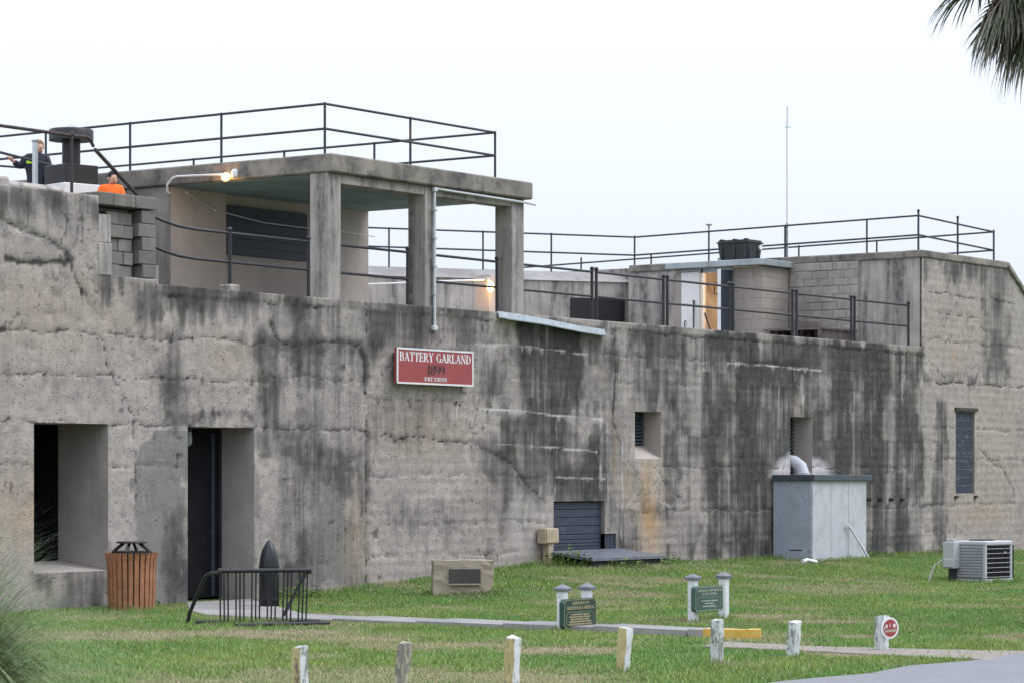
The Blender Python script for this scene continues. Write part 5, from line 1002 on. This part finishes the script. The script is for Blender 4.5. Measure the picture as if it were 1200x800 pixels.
for u, v, w_, h_ in ((-0.045, 0.018, 0.022, 0.032), (-0.005, 0.024, 0.008, 0.034), (0.045, 0.022, 0.026, 0.034), (-0.065, 0.0, 0.012, 0.016)): q.quad([cc + ax @ Vector((u + a * w_ / 2, v + d * h_ / 2, 0.013)) for a, d in ((-1, -1), (1, -1), (1, 1), (-1, 1))])
q.build('white_marks', 'white', rs_)
q = MB(); q.quad([cc + ax @ Vector((u, v, 0.0125)) for u, v in ((-0.06, -0.04), (0.06, -0.035), (0.075, -0.008), (-0.07, -0.016))]); q.build('orange_band', 'tan', rs_)

# ------------------------------------------------------------------ people
def skin_mesh(name, nodes, edges, mt, par, root=0, sub=2, off=Vector((0, 0, 0))):
    me = bpy.data.meshes.new(name); names = list(nodes); me.from_pydata([tuple(Vector(nodes[k][0]) - off) for k in names], [(names.index(a), names.index(b)) for a, b in edges], []); me.update()
    o = bpy.data.objects.new(name, me); COL.objects.link(o); o.parent = par
    md = o.modifiers.new('skin', 'SKIN'); md.use_smooth_shade = True
    sv = me.skin_vertices[0].data
    for i, k in enumerate(names): r = nodes[k][1]; sv[i].radius = r if isinstance(r, tuple) else (r, r); sv[i].use_root = (i == root)
    s_ = o.modifiers.new('sub', 'SUBSURF'); s_.levels = sub; s_.render_levels = sub; me.materials.append(M[mt]); return o
def person(label, X, Y, z0, H, look, armL, armR, top, cloth, legs, hairm, cap=False, stripe=False):
    base = gp(X, Y, z0); t = thing('person', label, 'person', tuple(base)); k = H / 1.75
    def Pp(x, d, z): return VR * x * k + VD * d * k + Vector((0, 0, z * k))
    hd = Pp(look[0] * 0.05, -0.02, 1.585); N_ = {'pelvis': (Pp(0, 0, 0.95), 0.12 * k), 'belly': (Pp(0, 0, 1.12), 0.115 * k), 'chest': (Pp(0, 0, 1.32), 0.13 * k), 'neck': (Pp(0.0, 0, 1.47), 0.055 * k), 'jaw': (hd + Pp(look[0] * 0.02, -0.03, -0.06), 0.07 * k), 'skull': (hd, 0.09 * k), 'crown': (hd + Pp(0, 0.01, 0.08), 0.075 * k)}
    E_ = [('pelvis', 'belly'), ('belly', 'chest'), ('chest', 'neck'), ('neck', 'jaw'), ('jaw', 'skull'), ('skull', 'crown')]
    C = {'hem': (Pp(0, 0, 0.80), 0.19 * k), 'pelvis': (Pp(0, 0, 0.93), 0.185 * k), 'belly': (Pp(0, 0, 1.12), 0.18 * k), 'chest': (Pp(0, 0, 1.32), 0.19 * k), 'collar': (Pp(0, 0, 1.48), 0.1 * k)}; CE = [('hem', 'pelvis'), ('pelvis', 'belly'), ('belly', 'chest'), ('chest', 'collar')]
    Tn = {'pelvis': (Pp(0, 0, 0.94), 0.145 * k), 'waist': (Pp(0, 0, 1.05), 0.14 * k)}; TE = [('pelvis', 'waist')]
    for sd, arm in (('l', armL), ('r', armR)):
        sg_ = -1 if sd == 'l' else 1; sho = Pp(sg_ * 0.18, 0, 1.38); el, wr = Pp(*arm[0]), Pp(*arm[1]); dr2 = (wr - el).normalized(); hnd = wr + dr2 * 0.07 * k
        N_.update({'sho' + sd: (sho, 0.06 * k), 'el' + sd: (el, 0.042 * k), 'wr' + sd: (wr, 0.03 * k), 'palm' + sd: (hnd, 0.036 * k)}); E_ += [('chest', 'sho' + sd), ('sho' + sd, 'el' + sd), ('el' + sd, 'wr' + sd), ('wr' + sd, 'palm' + sd)]
        side = dr2.cross(Vector((0, 0, 1))); side = side.normalized() if side.length > 0.1 else VR; dn_ = Vector((0, 0, -1)) if abs(dr2.z) < 0.7 else VD * -1
        for f in range(5):
            ln = (0.05, 0.075, 0.085, 0.08, 0.06)[f] * k; o_ = side * ((f - 2) * 0.019 * k); b0 = hnd + o_ + dr2 * 0.02 * k * (0 if f == 0 else 1); m1 = b0 + (dr2 if f else (dr2 * 0.5 - side * 0.8)) * ln * 0.6; m2 = m1 + (dr2 * 0.4 + dn_ * 0.8) * ln * 0.5
            N_[f'{sd}f{f}a'] = (m1, 0.0095 * k); N_[f'{sd}f{f}b'] = (m2, 0.008 * k); E_ += [('palm' + sd, f'{sd}f{f}a'), (f'{sd}f{f}a', f'{sd}f{f}b')]
        C.update({'sho' + sd: (sho, 0.088 * k), 'el' + sd: (el, 0.075 * k), 'wr' + sd: (wr - dr2 * 0.01, 0.052 * k)}); CE += [('chest', 'sho' + sd), ('sho' + sd, 'el' + sd), ('el' + sd, 'wr' + sd)]
        hip, kn, an_ = Pp(sg_ * 0.09, 0, 0.86), Pp(sg_ * 0.1, -0.02, 0.48), Pp(sg_ * 0.1, 0.0, 0.09); toe = Pp(sg_ * 0.12, -0.16, 0.035)
        N_.update({'hip' + sd: (hip, 0.075 * k), 'kn' + sd: (kn, 0.05 * k), 'an' + sd: (an_, 0.04 * k), 'toe' + sd: (toe, 0.035 * k)}); E_ += [('pelvis', 'hip' + sd), ('hip' + sd, 'kn' + sd), ('kn' + sd, 'an' + sd), ('an' + sd, 'toe' + sd)]
        Tn.update({'hip' + sd: (hip, 0.1 * k), 'kn' + sd: (kn, 0.075 * k), 'an' + sd: (an_ + Vector((0, 0, 0.01)), 0.065 * k)}); TE += [('pelvis', 'hip' + sd), ('hip' + sd, 'kn' + sd), ('kn' + sd, 'an' + sd)]
    body = skin_mesh('body', N_, E_, 'skin', t); skin_mesh('jacket', C, CE, cloth, t); skin_mesh('trousers', Tn, TE, legs, t)
    # hair or cap as a shell over the skull, open at the face
    face = (VR * look[0] + VD * look[1] + Vector((0, 0, look[2]))).normalized()
    q = MB(); c0 = hd + Vector((0, 0, 0.02 * k)); nu, nv = 16, 9; r0 = 0.112 * k; lim = 0.5 if cap else 0.6
    for i in range(nv + 1):
        for j in range(nu):
            th_ = math.pi * lim * i / nv; ph = 2 * math.pi * j / nu; d_ = Vector((math.sin(th_) * math.cos(ph), math.sin(th_) * math.sin(ph), math.cos(th_)))
            fd = d_.dot(face); rr4 = r0 * (1.0 if fd < 0.35 else 1.0 - 0.42 * min(1, (fd - 0.35) / 0.35) * min(1, max(0, th_ - 0.75) / 0.4)) * (1 + 0.04 * math.sin(j * 5.1 + i * 2.3))
            q.v.append(tuple(base + c0 + Vector((d_.x * rr4 * 0.93, d_.y * rr4 * 0.93, d_.z * rr4 * 1.08))))
    for i in range(nv):
        for j in range(nu): j2 = (j + 1) % nu; q.f.append((i * nu + j, i * nu + j2, (i + 1) * nu + j2, (i + 1) * nu + j)); q.mi.append(0)
    q.build('cap' if cap else 'hair', hairm, t, True)
    up = Vector((0, 0, 1)); sd_ = face.cross(up).normalized(); fc = base + hd + face * 0.088 * k
    for s_ in (-1, 1): MB().ball(fc + sd_ * s_ * 0.034 * k + up * 0.0, 0.011 * k, 8).build('eye', 'eye', t, True); MB().ball(base + hd + sd_ * s_ * 0.095 * k - up * 0.015 * k, 0.026 * k, 8, 0, (0.7, 0.7, 1.2)).build('ear', 'skin', t, True)
    MB().tube([fc + up * 0.0, fc + face * 0.012 * k - up * 0.03 * k, fc + face * 0.03 * k - up * 0.048 * k, fc - up * 0.05 * k], [0.008 * k, 0.012 * k, 0.015 * k, 0.008 * k], 8).build('nose', 'skin', t, True)
    MB().tube([fc - sd_ * 0.024 * k - up * 0.078 * k - face * 0.004, fc - up * 0.08 * k + face * 0.004, fc + sd_ * 0.024 * k - up * 0.078 * k - face * 0.004], 0.007 * k, 6).build('mouth', 'red', t, True)
    if stripe:
        MB().obox(base + Pp(-0.09, -0.2, 1.30), (0.12 * k, 0.02, 0.045 * k), basis(VR)).build('lime_chest_stripe', 'lime', t); MB().obox(base + Pp(0.015, -0.2, 1.12), (0.018 * k, 0.02, 0.42 * k), basis(VR)).build('lime_zip_stripe', 'lime', t); MB().obox(base + Pp(0.07, -0.205, 1.29), (0.05 * k, 0.02, 0.04 * k), basis(VR)).build('pale_badge', 'white', t)
    return t
person('boy in navy jacket with lime stripes and jeans, hand on the handrail', -6.93, 40.9, 5.12, 1.43, (0.75, -0.6, -0.3), ((-0.30, -0.02, 1.24), (-0.40, -0.14, 1.33)), ((0.24, -0.04, 1.12), (0.22, -0.2, 0.92)), None, 'navycloth', 'denim', 'hair', False, True)
person('person in bright orange pullover and dark cap behind the parapet', -5.49, 38.4, 4.52, 1.30, (0.65, -0.7, -0.15), ((-0.24, -0.03, 1.12), (-0.2, -0.18, 0.92)), ((0.24, -0.03, 1.12), (0.2, -0.2, 0.94)), None, 'orange', 'navycloth', 'darkcap', True)

# ------------------------------------------------------------------ plants
def leafmat(name, c1, c2, tr=0.0):
    m, nt, b = newmat(name); oi = noise(nt, pos(nt), 22, 2, 0.5); c = mix(nt, ramp(nt, oi, [(0.35, 0), (0.65, 1)]), c1, c2)
    nt.links.new(c, b.inputs['Base Color']); b.inputs['Roughness'].default_value = 0.6; b.inputs['Specular IOR Level'].default_value = 0.25; return m
M['weed'] = leafmat('weed_leaf', (0.06, 0.12, 0.02), (0.14, 0.24, 0.045)); M['pampas'] = leafmat('pampas_blade', (0.095, 0.155, 0.065), (0.26, 0.32, 0.16)); M['palmgreen'] = leafmat('palm_leaf', (0.06, 0.085, 0.05), (0.14, 0.165, 0.1)); M['palmdead'] = leafmat('dead_palm_leaf', (0.18, 0.15, 0.125), (0.36, 0.31, 0.27)); M['bark'] = paint('palm_bark', (0.16, 0.13, 0.1), 0.9, 0, 0.4)
def weed(label, x, y, r, h, nl, ls, seed):
    rd = random.Random(seed); z = gz(x, y); t = thing('weed_plant', label, 'plant', (x, y, z), 'leafy weeds on the lawn'); q = MB(); s_ = MB()
    for i in range(nl):
        a = rd.uniform(0, 6.28); rr5 = r * math.sqrt(rd.random()); zz_ = z + h * rd.random() * (1 - 0.6 * rr5 / r) + 0.02; c_ = Vector((x + rr5 * math.cos(a), y + rr5 * math.sin(a), zz_))
        d_ = Vector((math.cos(a + rd.uniform(-1, 1)), math.sin(a + rd.uniform(-1, 1)), rd.uniform(-0.2, 0.7))).normalized(); sd = d_.cross(Vector((0, 0, 1))).normalized(); l_ = ls * rd.uniform(0.6, 1.2); w_ = l_ * 0.32; up = sd.cross(d_) * l_ * 0.12
        q.quad([c_, c_ + d_ * l_ * 0.45 + sd * w_ + up, c_ + d_ * l_, c_ + d_ * l_ * 0.45 - sd * w_ + up])
        if i % 5 == 0: s_.tube([(x + (c_.x - x) * 0.3, y + (c_.y - y) * 0.3, z - 0.01), c_], 0.004, 5)
    q.build('leaves', 'weed', t); s_.build('stems', 'weed', t)
weed('leafy weed growing round the tan electrical box', 0.75, -0.5, 0.34, 0.34, 190, 0.075, 1); weed('bright leafy weed in front of the cellar hatch', 1.45, -1.05, 0.3, 0.17, 130, 0.07, 2); weed('small leafy weed at the right end of the cellar hatch', 2.98, -0.9, 0.16, 0.2, 70, 0.07, 3)
weed('weed by the wall just right of the artillery shell', -5.35, -0.4, 0.28, 0.24, 150, 0.06, 4); weed('low weed at the foot of the wall right of the enclosure', 10.3, -0.25, 0.5, 0.16, 140, 0.06, 5); weed('low weed at the foot of the air conditioner', 4.95, -5.45, 0.32, 0.09, 90, 0.05, 6); weed('dense leafy weed patch below the tall grass clump', -17.8, -7.55, 0.5, 0.22, 420, 0.07, 7); weed('small weed at the foot of the wall behind the air conditioner', 13.6, -0.3, 0.35, 0.24, 90, 0.07, 8)
weed('low weed creeping along the base of the stone monument', stc.x - 0.1, stc.y - 0.3, 0.3, 0.06, 90, 0.045, 9); weed('small weed at the wall beside the litter bin', -8.2, -0.25, 0.25, 0.1, 80, 0.05, 10); weed('low weed between the enclosure and its grass edge', 7.4, -0.95, 0.4, 0.07, 80, 0.05, 12)
# arching grass clump at the left edge of the picture
pg = thing('pampas_clump', 'large arching clump of tall fine grass at the left edge', 'grass clump', (-21.85, -11.6, 0))
q = MB(); rd = random.Random(11); pc = gp(-3.54, 17.2, 0)
for i in range(6500):
    a = rd.uniform(0, 6.283); el = rd.uniform(0.45, 1.5); ln = rd.uniform(0.9, 1.7); v = Vector((math.cos(a) * math.cos(el), math.sin(a) * math.cos(el), math.sin(el))); p_ = pc + Vector((math.cos(a), math.sin(a), 0)) * rd.uniform(0, 0.22); w_ = rd.uniform(0.0022, 0.0048); pts = []
    for k in range(8):
        pts.append(p_.copy()); p_ = p_ + v * ln / 7; v = (v + Vector((0, 0, -0.2 - 0.05 * k)) * rd.uniform(0.6, 1.1)).normalized()
        if p_.z < 0.02: p_.z = 0.02
    sd = Vector((-math.sin(a), math.cos(a), 0)); n_ = len(q.v)
    for k, b_ in enumerate(pts): ww = w_ * (1 - k / 7.3); q.v += [tuple(b_ - sd * ww), tuple(b_ + sd * ww)]
    for k in range(7): q.f.append((n_ + 2 * k, n_ + 2 * k + 1, n_ + 2 * k + 3, n_ + 2 * k + 2)); q.mi.append(0)
q.build('blades', 'pampas', pg)

# cabbage palm whose dead skirt hangs into the top right corner
px_, py_ = -5.92, -11.62; pz = 7.08
pt = thing('palm_tree', 'palm tree with a drooping skirt of dead fan leaves at top right', 'palm tree', (px_, py_, 0))
MB().tube([(px_, py_, -0.1), (px_ + 0.03, py_, 2.5), (px_ - 0.02, py_, 5.0), (px_, py_, 7.1)], [0.22, 0.17, 0.16, 0.19], 16).build('trunk', 'bark', pt, True)
rd = random.Random(21)
def frond(az, el, plen, leaf, droop, mt):
    q = MB(); d_ = Vector((math.cos(az) * math.cos(el), math.sin(az) * math.cos(el), math.sin(el))); p0 = Vector((px_, py_, pz)) + Vector((math.cos(az), math.sin(az), 0)) * 0.12; pts = [p0]; v = d_
    for k in range(5): pts.append(pts[-1] + v * plen / 5); v = (v + Vector((0, 0, -0.08 * droop))).normalized()
    q.tube(pts, [0.018, 0.015, 0.013, 0.012, 0.011, 0.01], 6); hub = pts[-1]; sd = v.cross(Vector((0, 0, 1))); sd = sd.normalized() if sd.length > 0.05 else Vector((1, 0, 0)); up = sd.cross(v).normalized(); nl = 34
    for i in range(nl):
        f = (i / (nl - 1) - 0.5) * 2; a = f * 1.9 + rd.uniform(-0.05, 0.05); dl = (v * math.cos(a) + sd * math.sin(a) + up * 0.12 * abs(f)).normalized(); ln = leaf * (1 - 0.35 * abs(f)) * rd.uniform(0.85, 1.1); w_ = 0.017 * rd.uniform(0.8, 1.2); p_ = hub.copy(); n_ = len(q.v); wd = dl.cross(up).normalized() if rd.random() < 0.6 else (dl.cross(up) + up * rd.uniform(-0.8, 0.8)).normalized()
        for k in range(6): ww = w_ * (0.5 + 1.0 * min(1, k / 2.0)) * (1 - (k / 5.0) ** 2) + 0.0008; q.v += [tuple(p_ - wd * ww), tuple(p_ + wd * ww)]; p_ = p_ + dl * ln / 5; dl = (dl + Vector((rd.uniform(-.06, .06), rd.uniform(-.06, .06), -0.12 * droop - 0.06 * k * droop))).normalized()
        for k in range(5): q.f.append((n_ + 2 * k, n_ + 2 * k + 1, n_ + 2 * k + 3, n_ + 2 * k + 2)); q.mi.append(0)
    q.build('frond', mt, pt)
for i in range(16): frond(i * 2.4 + 0.3, rd.uniform(-1.2, -0.5), rd.uniform(0.4, 0.65), rd.uniform(0.75, 0.95), rd.uniform(1.2, 1.9), 'palmdead')
for i in range(14): frond(i * 2.4, rd.uniform(-0.5, 0.1), rd.uniform(0.6, 0.85), rd.uniform(0.75, 0.95), rd.uniform(0.9, 1.4), 'palmgreen')
for i in range(12): frond(i * 2.4 + 1, rd.uniform(0.3, 1.3), rd.uniform(0.8, 1.1), rd.uniform(0.8, 1.0), rd.uniform(0.5, 0.9), 'palmgreen')
for i in range(18): frond(2.19 + rd.uniform(-0.6, 0.6), rd.uniform(-1.0, -0.15), rd.uniform(0.4, 0.8), rd.uniform(0.7, 0.9), rd.uniform(1.6, 2.6), 'palmdead' if i % 3 else 'palmgreen')
